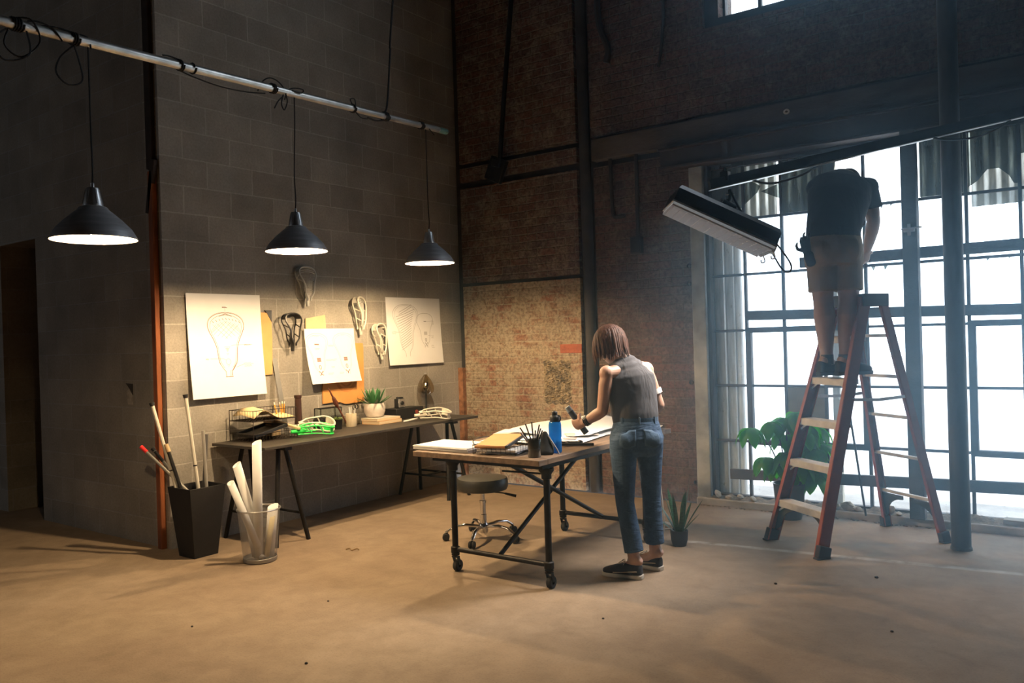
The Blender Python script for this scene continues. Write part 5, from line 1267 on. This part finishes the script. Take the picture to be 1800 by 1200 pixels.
ts_.limb([(3.985, 2.436, 2.035), (3.986, 2.445, 2.10), (3.995, 2.50, 2.22), (4.0, 2.555, 2.33), (4.004, 2.612, 2.42), (4.004, 2.662, 2.482)], [(.176, .130), (.174, .126), (.186, .128), (.205, .136), (.196, .122), (.100, .076)], MR, 28, False)
for S, E, W_ in (mL, mRr):
    ts_.ell(S, (.072, .072, .070)); d = (E - S); ts_.limb([S + (V((4.0, 2.60, 2.41)) - S) * .5, S, S + d * .35, S + d * .62], [.078, .075, .070, .070], (.1, .2, 1), 18, False)
remesh(obj('t_shirt', ts_, cloth_mat('navy_black_jersey', (.007, .008, .012), (6, 6, 3), .5), mn, world=True), .0065, 4, .5)
ss = MB(); KH = cloth_mat('khaki_twill', (.31, .235, .155), (7, 7, 3), .45)
ss.limb([(3.986, 2.442, 2.085), (3.986, 2.438, 2.02), (3.986, 2.436, 1.94), (3.987, 2.438, 1.865)], [(.166, .122), (.182, .136), (.192, .142), (.186, .126)], MR, 28, False)
for h_, k_, a_ in mlegs: ss.limb([h_ + V((0, 0, .03)), h_ + (k_ - h_) * .4, k_ + V((0, 0, .035))], [(.098, .112), (.094, .104), (.092, .098)], MR, 22, False)
for s in (-1, 1): ss.ell(V((3.986, 2.436, 1.955)) + MR * s * .082 - MF * .055, (.088, .088, .095))
so3 = remesh(obj('shorts', ss, KH, mn, world=True), .0065, 4, .5)
BS = M('black_trainer', (.015, .015, .017), .7, 0, .2, 40)
for _, _, a_ in mlegs: shoe(mn, (a_ - tv * .075) * 1 + V((0, 0, -.094)), a_ + tv * .205 + V((0, 0, -.094)), BS, BS, .092, .047)
for _, k_, a_ in mlegs: 
    sk1 = MB().limb([a_ + V((0, 0, -.02)), a_ + V((0, 0, .045))], [.045, .043], MR, 16, False); obj('sock', sk1, BLACK, mn, world=True)
gl_ = MB(); hand(gl_, (3.865, 2.262, 1.945), (-.16, -.05, .99), (.75, .6, 0), (-.6, -.5, .2), [.9, .5, .75, .3], ts=-1, thumb=(.3, .9, .2)); gl_.limb([(3.872, 2.27, 1.93), (3.885, 2.30, 1.88)], [(.036, .022), (.04, .022)], (.75, .6, 0), 12)
g_ = remesh(obj('work_glove', gl_, M('black_glove_fabric', (.014, .015, .018), .8, 0, .2, 30), base=True), .0045, 3); tag(g_, 'black work glove hanging from the man\'s left back pocket', 'glove')
# ================================================================= ladder
LO = V((3.762, 2.16, 0)); LZ = math.atan2(-.594, .804)
FG = M('orange_fibreglass', (.25, .046, .022), .5, 0, .15, 20); ALD = M('worn_aluminium', (.60, .61, .62), .5, .5, .12, 20)
ld = thing('step_ladder', 'orange fibreglass step ladder with aluminium steps, the man standing on it', 'ladder', tuple(LO), LZ)
H = 1.665
def fr_pt(s, z): t = z / H; return V((s * (.268 - .118 * t), .50 * t, z))
def bk_pt(s, z): t = z / H; return V((s * (.268 - .118 * t), .976 - .356 * t, z))
def channel(mb, p, q, s, depth, fl, th=.006):
    """C-section rail: web on the outside, flanges turned inwards"""
    p, q = V(p), V(q); d = (q - p).normalized(); x = V((1, 0, 0)); x = (x - d * x.dot(d)).normalized(); y = d.cross(x)
    if y.y < 0: y = -y
    def slab(cx, wx, cy, wy):
        vs = [e + x * (s * (cx + i * wx / 2)) + y * (cy + j * wy / 2) for e in (p, q) for i, j in ((-1, -1), (1, -1), (1, 1), (-1, 1))]
        mb.add(vs, [(0, 3, 2, 1), (4, 5, 6, 7), (0, 1, 5, 4), (1, 2, 6, 5), (2, 3, 7, 6), (3, 0, 4, 7)])
    slab(0, th, 0, depth); slab(-fl / 2, fl, -depth / 2, th); slab(-fl / 2, fl, depth / 2, th)
for s in (-1, 1):
    mb = MB(); channel(mb, fr_pt(s, .0), fr_pt(s, H - .03), s, .078, .030); obj('front_rail', mb, FG, ld, smooth=0)
    mb = MB(); channel(mb, bk_pt(s, .0), bk_pt(s, H - .03), s, .052, .026); obj('rear_rail', mb, FG, ld, smooth=0)
    for f_, dp in ((fr_pt, .09), (bk_pt, .066)):
        p, q = f_(s, -.0), f_(s, .075); mb = MB(); mb.bar(p, q, .044, dp, (0, 1, 0)); c = p + V((0, 0, .006)); mb.box(c, (.05, dp + .014, .012)); obj('rubber_foot', mb, RUBBER, ld, bevel=.006)
for k in range(1, 6):
    z = .277 * k; a, b_ = fr_pt(-1, z), fr_pt(1, z); w_ = abs(b_.x - a.x) - .008
    mb = MB(); c = (a + b_) / 2; mb.box(c + V((0, .006, 0)), (w_, .088, .008)); mb.box(c + V((0, -.038, -.021)), (w_, .006, .044)); mb.box(c + V((0, .049, -.016)), (w_, .005, .034))
    for j in range(5): mb.box(c + V((0, -.026 + j * .016, .0045)), (w_, .004, .003))
    st_ = obj('step', mb, ALD, ld, bevel=.002)
    for s in (-1, 1):
        e = fr_pt(s, z); o = obj('step_brace', MB().bar((e.x - s * .012, e.y - .03, z - .072), (e.x - s * .075, e.y - .03, z - .035), .012, .004, (0, 1, 0)), ALD, None, smooth=0); o.parent = st_
for k in range(1, 6):
    z = .277 * k; a, b_ = bk_pt(-1, z), bk_pt(1, z); obj('rear_bar', MB().bar(a, b_, .020, .022, (0, 0, 1)), ALD, ld, bevel=.003)
KB = M('dark_corner_brace', (.02, .024, .026), .55)
for f_, z0, y_ in ((fr_pt, .245, .0), (bk_pt, .245, .0)):
    for s in (-1, 1):
        e0, e1 = f_(s, .07), f_(s, z0); mb = MB(); arc = [V((e0.x - s * .012, e0.y, e0.z))]
        for i in range(7): t = i / 6; arc.append(V((e1.x - s * (.035 + .165 * t * t), e1.y + (e0.y - e1.y) * (1 - t) * .6, e1.z - .13 * (1 - t) ** 1.7 - .015)))
        poly = arc + [V((e1.x - s * .20, e1.y, e1.z + .012)), V((e1.x - s * .005, e1.y, e1.z + .012))]
        mb.prism(poly, (0, .012, 0)); obj('corner_brace', mb, KB, ld, smooth=0)
for s in (-1, 1):
    z = .98; a, b_ = fr_pt(s, z), bk_pt(s, z); m_ = (a + b_) / 2 + V((0, .0, -.012))
    obj('spreader', MB().bar(a, m_, .004, .020, (0, 0, 1)).bar(m_, b_, .004, .020, (0, 0, 1)), ALD, ld, smooth=0)
cp_ = MB(); cp_.box((0, .56, H - .012), (.335, .205, .024)); cp_.box((0, .463, H - .045), (.335, .012, .075)); cp_.box((0, .657, H - .045), (.335, .012, .075)); cp_.box((-.162, .56, H - .045), (.012, .2, .075)); cp_.box((.162, .56, H - .045), (.012, .2, .075))
obj('top_cap', cp_, M('dark_grey_cap', (.05, .055, .06), .6, 0, .15), ld, bevel=.004)

# steel column
cl = thing('steel_column', 'thick round steel column standing on the floor right of the ladder', 'column', (4.665, 2.66, 0))
CM = M('blackened_column_paint', (.045, .045, .045), .6, .2, .4, 5, 26, .2, stretch=(2, 2, .7))
obj('shaft', MB().tube([(0, 0, 0), (0, 0, 7.19)], .058, 32), CM, cl)
obj('base_ring', MB().lathe([(.058, 0), (.064, 0), (.063, .015), (.058, .022)], 32), CM, cl)

# boom rail with the light bank
boom = thing('boom_rail', 'long dark metal rail slanting up to the right in front of the window', 'rail', (3.50, 1.53, 2.335))
ba, bb2 = V((3.50, 1.53, 2.345)), V((5.80, 3.24, 2.925))
obj('channel', MB().bar(ba, bb2, .05, .058, (0, 0, 1)), M('dark_rail_metal', (.06, .06, .065), .4, .7, .2), boom, world=True, smooth=0)
obj('bright_lip', MB().bar(ba - V((0, 0, .031)), bb2 - V((0, 0, .031)), .056, .006, (0, 0, 1)), ALU, boom, world=True, smooth=0)
obj('clamp', MB().box(ba + V((.08, .06, .05)), (.05, .05, .06)).tube([ba + V((.08, .06, .05)), ba + V((.08, .06, .12))], .011, 8).tube([ba + V((.06, .03, .11)), ba + V((.11, .08, .115))], .008, 8), STEEL_DK, boom, world=True, bevel=.003)
Aax = V((.73, .52, -.44)).normalized(); Nax = V((-.40, -.32, -.90)); Nax = (Nax - Aax * Nax.dot(Aax)).normalized(); Wax = Nax.cross(Aax)
BC = V((3.535, 1.565, 2.085)); RB = Matrix((Aax, Wax, Nax)).transposed()
bk_ = thing('light_bank', 'black fluorescent light bank with a white louvred face hanging under the boom rail', 'film light', tuple(BC))
LB = lambda x, y, z: RB @ V((x, y, z))
hl, hw2 = .335, .17
ho = MB(); ho.loft([[LB(x * q, y * q2, z) for x, y in ((-hl, -hw2), (hl, -hw2), (hl, hw2), (-hl, hw2))] for q, q2, z in ((.96, .72, -.115), (1.0, .9, -.085), (1, 1, -.02), (1, 1, .004))])
obj('housing', ho, M('black_coroplast', (.014, .014, .015), .38, 0, .2, 20), bk_, smooth=0, bevel=.003)
lv = MB(); lv.box(LB(0, 0, .012), (2 * hl - .01, 2 * hw2 - .012, .014), RB)
obj('diffuser', lv, M('white_louvre', (.76, .80, .86), .6, 0, .03, em=(.85, .93, 1.0), ems=.14), bk_, smooth=0)
lt_ = MB()
for i in range(15): x = -hl + .02 + i * (2 * hl - .04) / 14; lt_.box(LB(x, 0, .024), (.002, 2 * hw2 - .01, .012), RB)
for j in range(8): y = -hw2 + .01 + j * (2 * hw2 - .02) / 7; lt_.box(LB(0, y, .024), (2 * hl - .01, .002, .012), RB)
obj('louvre_grid', lt_, M('pale_louvre', (.70, .74, .80), .5, 0, .03), bk_, smooth=0)
ed = MB()
for y in (-hw2, hw2): ed.box(LB(0, y, .002), (2 * hl, .006, .01), RB)
for x in (-hl, hl): ed.box(LB(x, 0, .002), (.006, 2 * hw2, .012), RB)
obj('edge_trim', ed, ALU, bk_, smooth=0)
ec = MB(); ec.box(LB(hl + .008, -.04, -.01), (.012, .22, .07), RB); ec.box(LB(hl + .014, .06, .0), (.022, .05, .05), RB); obj('end_plate', ec, ALU, bk_, smooth=0, bevel=.002)
hk = MB()
for y in (-.1, .1): hk.tube(spline([LB(hl + .012, y, .02), LB(hl + .035, y, .05), LB(hl + .02, y, .065), LB(hl + .01, y, .05)], 4), .004, 6)
obj('hook', hk, ALU, bk_)
bkt = MB(); topw = ba + V((.10, .075, -.03)) - BC; bkt.tube(spline([topw, topw + V((0, -.0, -.06)), LB(-.02, 0, -.17), LB(0, 0, -.11)], 4), .011, 8); bkt.box(LB(0, 0, -.125), (.10, .09, .016), RB); bkt.tube([LB(-.04, .0, -.16), LB(.05, 0, -.16)], .016, 10)
obj('mount_bracket', bkt, STEEL_DK, bk_)
obj('chrome_pin', MB().tube([LB(-.06, .01, -.163), LB(-.045, .01, -.163)], .011, 8).tube([topw + V((-.02, -.02, -.03)), topw + V((.02, .02, -.03))], .007, 8), CHROME, bk_)
cb_ = MB(); cb_.tube(spline([V(p) - BC for p in ((3.769, 1.731, 2.032), (3.80, 1.755, 1.995), (3.832, 1.777, 1.96), (3.89, 1.82, 1.85), (3.885, 1.815, 1.80), (3.85, 1.785, 1.815), (3.80, 1.755, 1.92), (3.766, 1.73, 2.0))], 8), .0055, 7)
cb_.tube(spline([topw, V((3.64, 1.60, 2.23)) - BC, V((3.69, 1.64, 2.12)) - BC, V((3.758, 1.722, 2.04)) - BC], 8), .007, 7)
obj('power_cable', cb_, CORD, bk_)
al = bpy.data.lights.new('tube_glow', 'AREA'); al.shape = 'RECTANGLE'; al.size = 2 * hl - .04; al.size_y = 2 * hw2 - .04; al.energy = BANK; al.color = (1.0, .90, .80); al.spread = math.radians(75)
ao = bpy.data.objects.new('tube_glow', al); COL.objects.link(ao); ao.parent = bk_; ao.location = LB(0, 0, .034); ao.rotation_euler = (Matrix((Aax, -Wax, -Nax)).transposed()).to_euler()
cab = MB().tube(spline([(3.705, 1.687, 2.374), (3.76, 1.74, 2.352), (3.83, 1.80, 2.352), (3.951, 1.91, 2.40), (4.05, 1.99, 2.47), (4.16, 2.03, 2.535)], 8), .0075, 8)
tag(obj('power_cable', cab, CORD, base=True), 'thick black cable sagging below the boom rail by the man\'s shoulder', 'cable')
cab = MB().tube(spline([(4.95, 2.61, 2.74), (5.0, 2.63, 2.69), (4.85, 2.53, 2.60), (4.70, 2.40, 2.575), (4.62, 2.33, 2.59)], 8), .007, 8)
tag(obj('power_cable', cab, CORD, base=True), 'thin black cable looping below the right end of the boom rail', 'cable')
tag(obj('thin_rod', MB().tube([(3.985, 3.12, .055), (3.895, 3.12, .78)], .008, 8), STEEL_DK, base=True), 'thin dark rod leaning upright on the sill, seen through the ladder', 'rod')

# fittings on the brick wall
rd = thing('wall_brace', 'dark iron rod ending in a slanted plate high on the brick wall', 'brace', (.69, 3.15, 3.19))
obj('rod', MB().tube([(.69, 3.15, 3.15), (.76, 3.16, 3.8), (.90, 3.22, 5.2), (1.0, 3.25, 6.5)], .024, 10), STEEL_DK, rd, world=True)
obj('plate', MB().box((.64, 3.16, 3.10), (.20, .05, .23), Euler((0, .45, 0)).to_matrix()).box((.67, 3.14, 3.16), (.09, .07, .08), Euler((0, .3, 0)).to_matrix()), STEEL_DK, rd, world=True, bevel=.006)
c1 = MB().tube(spline([(1.87, 3.235, 3.03), (1.875, 3.235, 2.7), (1.885, 3.235, 2.53), (1.93, 3.235, 2.50), (2.0, 3.24, 2.505)], 6), .017, 10); tag(obj('conduit', c1, NEAR_BLACK, base=True), 'sooty bent conduit on the brick wall, left of the junction box', 'pipe')
c1 = MB().tube([(2.13, 3.235, 3.03), (2.125, 3.235, 2.30)], .017, 10); tag(obj('conduit', c1, NEAR_BLACK, base=True), 'straight sooty conduit running down into the junction box', 'pipe')
jb = thing('junction_box', 'sooty square junction box on the brick wall left of the window', 'box', (2.115, 3.24, 2.16)); obj('body', MB().box((0, -.01, .07), (.105, .06, .15)), NEAR_BLACK, jb, bevel=.006); obj('cover', MB().box((0, -.042, .07), (.09, .006, .13)), STEEL_DK, jb, bevel=.002)
c1 = MB().tube(spline([(2.42, 3.24, 4.6), (2.43, 3.235, 4.2), (2.40, 3.235, 3.9), (2.37, 3.235, 3.75)], 6), .014, 8); tag(obj('conduit', c1, NEAR_BLACK, base=True), 'thin sooty conduit high on the wall beside the upper window', 'pipe')
hc_ = MB().tube(spline([(1.78, 3.24, 4.5), (1.80, 3.235, 4.25), (1.88, 3.235, 4.02), (1.86, 3.235, 3.9)], 6), .03, 8); tag(obj('broken_pipe', hc_, NEAR_BLACK, base=True), 'short broken sooty pipe near the top of the brick wall, right of the chase', 'pipe')
tag(obj('porcelain_ring', MB().tube([(3.462 + .019 * math.cos(a), 3.21, 3.15 + .015 * math.sin(a)) for a in [2 * PI * i / 18 for i in range(18)]], .007, 8, closed=True), WHITEP, base=True), 'small white ring on the lintel above the window', 'ring')
for k, (x, z) in enumerate(((2.59, 1.86), (2.595, 2.01), (2.585, 1.02), (2.60, .17))):
    tag(obj('iron_bolt', MB().lathe([(0, -.012), (.016, -.012), (.018, 0), (.018, .012)], 12, (x, 3.25, z), R=Euler((PI / 2, 0, 0)).to_matrix()), NEAR_BLACK, base=True), 'black iron bolt head in the edge of the brick wall beside the window', 'bolt', 'iron bolts beside the window')

# ================================================================= plants
sn = thing('snake_plant', 'small snake plant in a black pot on the floor behind the woman', 'potted plant', (3.074, 1.87, 0))
obj('pot', MB().lathe([(0, 0), (.045, 0), (.056, .04), (.060, .095), (.060, .105), (.055, .106), (.053, .09), (0, .09)], 26), M('black_matte_pot', (.02, .021, .022), .6, 0, .15), sn)
mb = MB(); rr = random.Random(31)
spec = [(0, .05, .30, .021), (.7, .10, .33, .022), (1.5, .16, .26, .02), (2.4, .30, .24, .019), (3.1, .12, .31, .022), (3.9, .2, .27, .02), (4.7, .14, .29, .02), (5.4, .42, .25, .018), (.3, .48, .27, .019), (2.9, .62, .22, .016), (6.0, .72, .22, .015), (3.5, .85, .20, .015), (1.1, .35, .22, .017)]
for a, t, ln, w_ in spec:
    blade(mb, (.022 * math.cos(a), .022 * math.sin(a), .085), (math.cos(a) * math.sin(t), math.sin(a) * math.sin(t), math.cos(t)), ln, w_, .12, .3, 9, twist=rr.uniform(-.6, .6), shape=lambda q: (.55 + 1.1 * q - 1.0 * q * q) * (1 - q ** 6) + .02)
obj('leaves', mb, M('snake_leaf', (.03, .10, .04), .45, 0, .45, 26, stretch=(1, 1, 4)), sn)
tp = thing('money_tree', 'tall leafy plant in a dark pot behind the ladder, against the window', 'potted plant', (3.46, 3.02, 0))
obj('pot', MB().lathe([(0, 0), (.085, 0), (.10, .06), (.118, .26), (.122, .27), (.112, .272), (.108, .24), (0, .24)], 30), M('dark_glazed_pot', (.025, .024, .03), .35, 0, .2), tp)
CR = V((.806, .591, 0)); CFv = V((-.591, .806, 0))
def leaf_mat(name, c, tc):
    m, nt, b, out = _nodes(name); nt.nodes.remove(b); co = coords(nt); n = noise(nt, co, 16, 3)
    df = N(nt, 'ShaderNodeBsdfPrincipled'); L(nt, ramp(nt, n, [(.3, [x * .7 for x in c]), (.7, [x * 1.3 for x in c])]), df.inputs['Base Color']); df.inputs['Roughness'].default_value = .4
    tl_ = N(nt, 'ShaderNodeBsdfTranslucent'); tl_.inputs[0].default_value = rgb(tc); mx = N(nt, 'ShaderNodeMixShader'); mx.inputs[0].default_value = .65
    L(nt, df.outputs[0], mx.inputs[1]); L(nt, tl_.outputs[0], mx.inputs[2]); L(nt, mx.outputs[0], out.inputs['Surface']); return m
LFM = leaf_mat('bright_backlit_leaf', (.05, .22, .03), (.22, .75, .07))
lv_ = MB(); sm = MB(); rr = random.Random(12)
clusters = [(-.30, .70, -.05, 0), (-.115, .74, .0, 0), (.00, .76, .05, 0), (.13, .72, -.06, 0), (.20, .60, .04, 0), (.09, .58, .02, 0), (-.02, .50, -.05, 0), (.15, .46, .05, 0), (.24, .42, -.03, 0), (.05, .36, .06, 0), (-.08, .40, .03, 0), (.17, .31, -.06, 0), (-.16, .46, .05, 0), (.24, .68, .06, 0), (.08, .80, .02, 0), (.10, .66, -.1, 0), (.17, .53, -.1, 0), (.05, .45, -.1, 0), (.22, .50, .08, 0), (.12, .40, .1, 0), (.20, .36, .0, 0), (.26, .56, -.05, 0), (.0, .62, .1, 0)]
def leaflet(base, d, ln, w_):
    base = V(base); d = V(d).normalized(); sd = d.cross(V((0, 0, 1)))
    if sd.length < .1: sd = CR.copy()
    sd.normalize(); vs = []; fs = []; p = base.copy(); n = 8; dr = d.copy()
    for i in range(n + 1):
        t = i / n; hw_ = w_ * (math.sin(PI * min(1, t * .92 + .06)) ** .8) * (1.0 if t < .98 else .1); fold = V((0, 0, .30 * hw_))
        vs += [p - sd * hw_ + fold, p, p + sd * hw_ + fold]; dr = (dr + V((0, 0, -.32))).normalized(); p = p + dr * (ln / n)
    for i in range(n):
        for k in range(2): fs.append((3 * i + k, 3 * i + k + 1, 3 * i + k + 4, 3 * i + k + 3))
    lv_.add(vs, fs)
for (r, z, dd, _) in clusters:
    c = CR * r + CFv * dd + V((0, 0, z)); o_ = V((.01 * r, .0, .24)); mid = (c + V((0, 0, .30))) * .5; mid.z = z * .55 + .18
    sm.tube(spline([o_, V((r * .15, dd * .2, .33)), mid, c], 5), [.007] * 3 + [.0045] * 13, 6)
    n = 7; a0 = rr.random() * 6
    for k in range(n):
        a = a0 + 2 * PI * k / n; dv = CR * math.cos(a) + CFv * math.sin(a) * .8 + V((0, 0, rr.uniform(-.15, .35)))
        leaflet(c, dv, rr.uniform(.15, .22), rr.uniform(.040, .055))
obj('leaves', lv_, LFM, tp, smooth=60, solid=.0006); obj('stems', sm, M('green_stem', (.10, .13, .05), .6), tp)

# sill debris and bits on the floor
db = MB(); rr = random.Random(77)
nx_, ny_ = 420, 7; vs = []; hh = [rr.random() for _ in range(60)]
for i in range(nx_ + 1):
    x = 2.70 + 3.6 * i / nx_; q = i / nx_ * 58; b0 = hh[int(q)] * (1 - q % 1) + hh[int(q) + 1] * (q % 1)
    for j in range(ny_ + 1):
        t = j / ny_; env = math.sin(PI * min(1, t * .62 + .02)) if t < 1 else 0
        vs.append((x + rr.uniform(-.004, .004), 3.215 + .105 * t + rr.uniform(-.004, .004), .0545 + (.006 + .045 * b0 ** 1.6 * t + rr.uniform(0, .010)) * env * (t > 0)))
db.add(vs, [(i * (ny_ + 1) + j, i * (ny_ + 1) + j + 1, (i + 1) * (ny_ + 1) + j + 1, (i + 1) * (ny_ + 1) + j) for i in range(nx_) for j in range(ny_)])
for k in range(90):
    x = rr.uniform(2.65, 4.6); y = 3.2 - rr.uniform(.004, .06); r = rr.uniform(.003, .009)
    db.ell((x, y, r * .3), (r * 1.6, r, r * .6), None, 6, 4)
tag(obj('dirt', db, M('mossy_dirt', (.15, .115, .075), .95, 0, .5, 30, 60, .5)), 'crumbs of mossy dirt along the window sill', 'dirt', kind='stuff')
ST = M('pale_rubble', (.46, .40, .31), .9, 0, .2, 20, 50, .5)
for k, (x, y, s) in enumerate(((2.98, 3.27, .035), (3.83, 3.24, .05), (3.90, 3.245, .035), (4.13, 3.23, .045), (4.19, 3.225, .03), (3.75, 3.25, .03), (2.80, 3.235, .045), (2.90, 3.225, .03), (3.10, 3.23, .03))):
    mb = MB(); mb.ell((0, 0, s * .42), (s * 1.1, s * .75, s * .5), Euler((rr.random(), rr.random(), rr.random() * 3)).to_matrix(), 9, 6)
    mb.v = [v * (1 + rr.uniform(-.14, .14)) for v in mb.v]; mz = min(v.z for v in mb.v); o = obj('rubble_stone', mb, ST, smooth=30); o.location = (x, y, .055 - mz); tag(o, 'pale rubble stone lying on the concrete window sill', 'stone', 'rubble stones on the window sill')
pk_ = obj('plank', MB().box((0, 0, .02), (.75, .10, .04)), M('grey_plank', (.22, .21, .18), .85, 0, .3, 5, 40, .4, stretch=(.5, 4, 4)), bevel=.003); pk_.location = (5.22, 3.29, .055); tag(pk_, 'short grey plank lying on the sill at the right, under the window', 'plank')
for k, (x, y, s) in enumerate(((3.58, -.62, .010), (3.20, -1.35, .006), (2.5, -.85, .007), (1.6, -.85, .006), (2.9, -1.2, .006), (4.2, -.35, .008), (3.35, .35, .006), (1.9, -.2, .006), (2.2, -1.35, .005), (4.6, .9, .007), (3.9, 1.35, .008), (4.35, 1.75, .010))):
    mb = MB().ell((0, 0, s * .5), (s * 1.2, s, s * .7), None, 8, 5); o = obj('pebble', mb, NEAR_BLACK); o.location = (x, y, 0); tag(o, 'small dark pebble on the bare concrete floor', 'pebble', 'pebbles on the floor')
ch = obj('wood_chip', MB().prism([(-.03, -.006, 0), (.02, -.009, 0), (.034, .0, 0), (.01, .008, 0), (-.028, .007, 0)], (0, 0, .006)), M('pale_chip', (.6, .47, .28), .8)); ch.location = (2.18, -1.72, 0); tag(ch, 'pale wood chip on the floor at the front left', 'chip')
lf = MB().tube(spline([(0, 0, .004), (.03, .01, .012), (.06, .0, .006), (.09, .02, .016), (.10, .03, .005)], 4), [.004] * 17, 5); o = obj('dry_twig', lf, M('dry_twig', (.26, .17, .08), .9)); o.location = (1.13, .63, 0); tag(o, 'small dry twig on the floor in front of the bench', 'twig')
hz = bpy.data.materials.new('glare_haze_volume'); hz.use_nodes = True; nt_ = hz.node_tree; nt_.nodes.clear()
ou = nt_.nodes.new('ShaderNodeOutputMaterial'); vs_ = nt_.nodes.new('ShaderNodeVolumeScatter'); vs_.inputs['Color'].default_value = (.48, .78, 1.0, 1); vs_.inputs['Anisotropy'].default_value = .74
sx_ = N(nt_, 'ShaderNodeSeparateXYZ'); L(nt_, coords(nt_), sx_.inputs[0])
def rmp_(src, a, b, lo, hi):
    m_ = N(nt_, 'ShaderNodeMapRange', interpolation_type='SMOOTHSTEP'); L(nt_, src, m_.inputs['Value'])
    for k_, v_ in (('From Min', a), ('From Max', b), ('To Min', lo), ('To Max', hi)): m_.inputs[k_].default_value = v_
    return m_.outputs['Result']
mu_ = N(nt_, 'ShaderNodeMath', operation='MULTIPLY'); L(nt_, rmp_(sx_.outputs[1], -1.2, 2.4, .0, HAZE), mu_.inputs[0]); L(nt_, rmp_(sx_.outputs[0], 1.6, 3.8, .0, 1.0), mu_.inputs[1])
mz_ = N(nt_, 'ShaderNodeMath', operation='MULTIPLY'); L(nt_, mu_.outputs[0], mz_.inputs[0]); L(nt_, rmp_(sx_.outputs[2], 1.0, 3.0, 1.0, .28), mz_.inputs[1]); L(nt_, mz_.outputs[0], vs_.inputs['Density']); L(nt_, vs_.outputs[0], ou.inputs['Volume'])
hzo = tag(obj('glare_haze', MB().span((1.6, -1.2, -.06), (8.8, 3.3, 7.1)), hz, smooth=0), 'thin blue haze standing in for lens glare before the big window', 'haze', kind='stuff')  # haze volume added in place of the lens glare around the window
# ================================================================= camera and light
cam = bpy.data.cameras.new('camera'); co_ = bpy.data.objects.new('camera', cam); COL.objects.link(co_)
yaw, pitch, roll_ = 0.63256, -0.0043458, -0.0302283
fw = V((-math.sin(yaw) * math.cos(pitch), math.cos(yaw) * math.cos(pitch), math.sin(pitch))); rt = V((math.cos(yaw), math.sin(yaw), 0)); up = rt.cross(fw)
r2 = rt * math.cos(roll_) + up * math.sin(roll_); u2 = -rt * math.sin(roll_) + up * math.cos(roll_)
co_.matrix_world = Matrix(((r2.x, u2.x, -fw.x, 5.45548), (r2.y, u2.y, -fw.y, -3.2348), (r2.z, u2.z, -fw.z, 1.44393), (0, 0, 0, 1)))
cam.sensor_width = 36; cam.sensor_fit = 'HORIZONTAL'; cam.lens = 1429.6 / 1800 * 36; cam.clip_end = 200; cam.clip_start = .05
SC.camera = co_
w = bpy.data.worlds.new('overcast_sky'); SC.world = w; w.use_nodes = True
bgn = w.node_tree.nodes['Background']; bgn.inputs[0].default_value = (.90, .97, 1.06, 1); bgn.inputs[1].default_value = SKY
def portal(c, rot, sx, sy):
    l = bpy.data.lights.new('window_portal', 'AREA'); l.shape = 'RECTANGLE'; l.size = sx; l.size_y = sy; l.cycles.is_portal = True
    o = bpy.data.objects.new('window_portal', l); COL.objects.link(o); o.location = c; o.rotation_euler = rot
portal(((WX0 + WX1) / 2, 3.62, 1.46), (-PI / 2, 0, 0), WX1 - WX0, 2.8)
portal(((UX0 + UX1) / 2, 3.62, 5.2), (-PI / 2, 0, 0), UX1 - UX0, 2.4)
portal((-5.5, -9.1, 2.25), (PI / 2, 0, 0), 2.2, 1.5)
SC.view_settings.view_transform = 'Standard'; SC.view_settings.look = 'None'; SC.view_settings.exposure = EXPO; SC.view_settings.gamma = 1; SC.view_settings.use_curve_mapping = False
cy = SC.cycles; cy.use_denoising = True; cy.use_adaptive_sampling = True; cy.adaptive_threshold = .03; cy.max_bounces = 7; cy.diffuse_bounces = 3; cy.glossy_bounces = 3; cy.transmission_bounces = 4; cy.transparent_max_bounces = 16; cy.volume_bounces = 1
cy.sample_clamp_indirect = 6.0; cy.caustics_reflective = False; cy.caustics_refractive = False
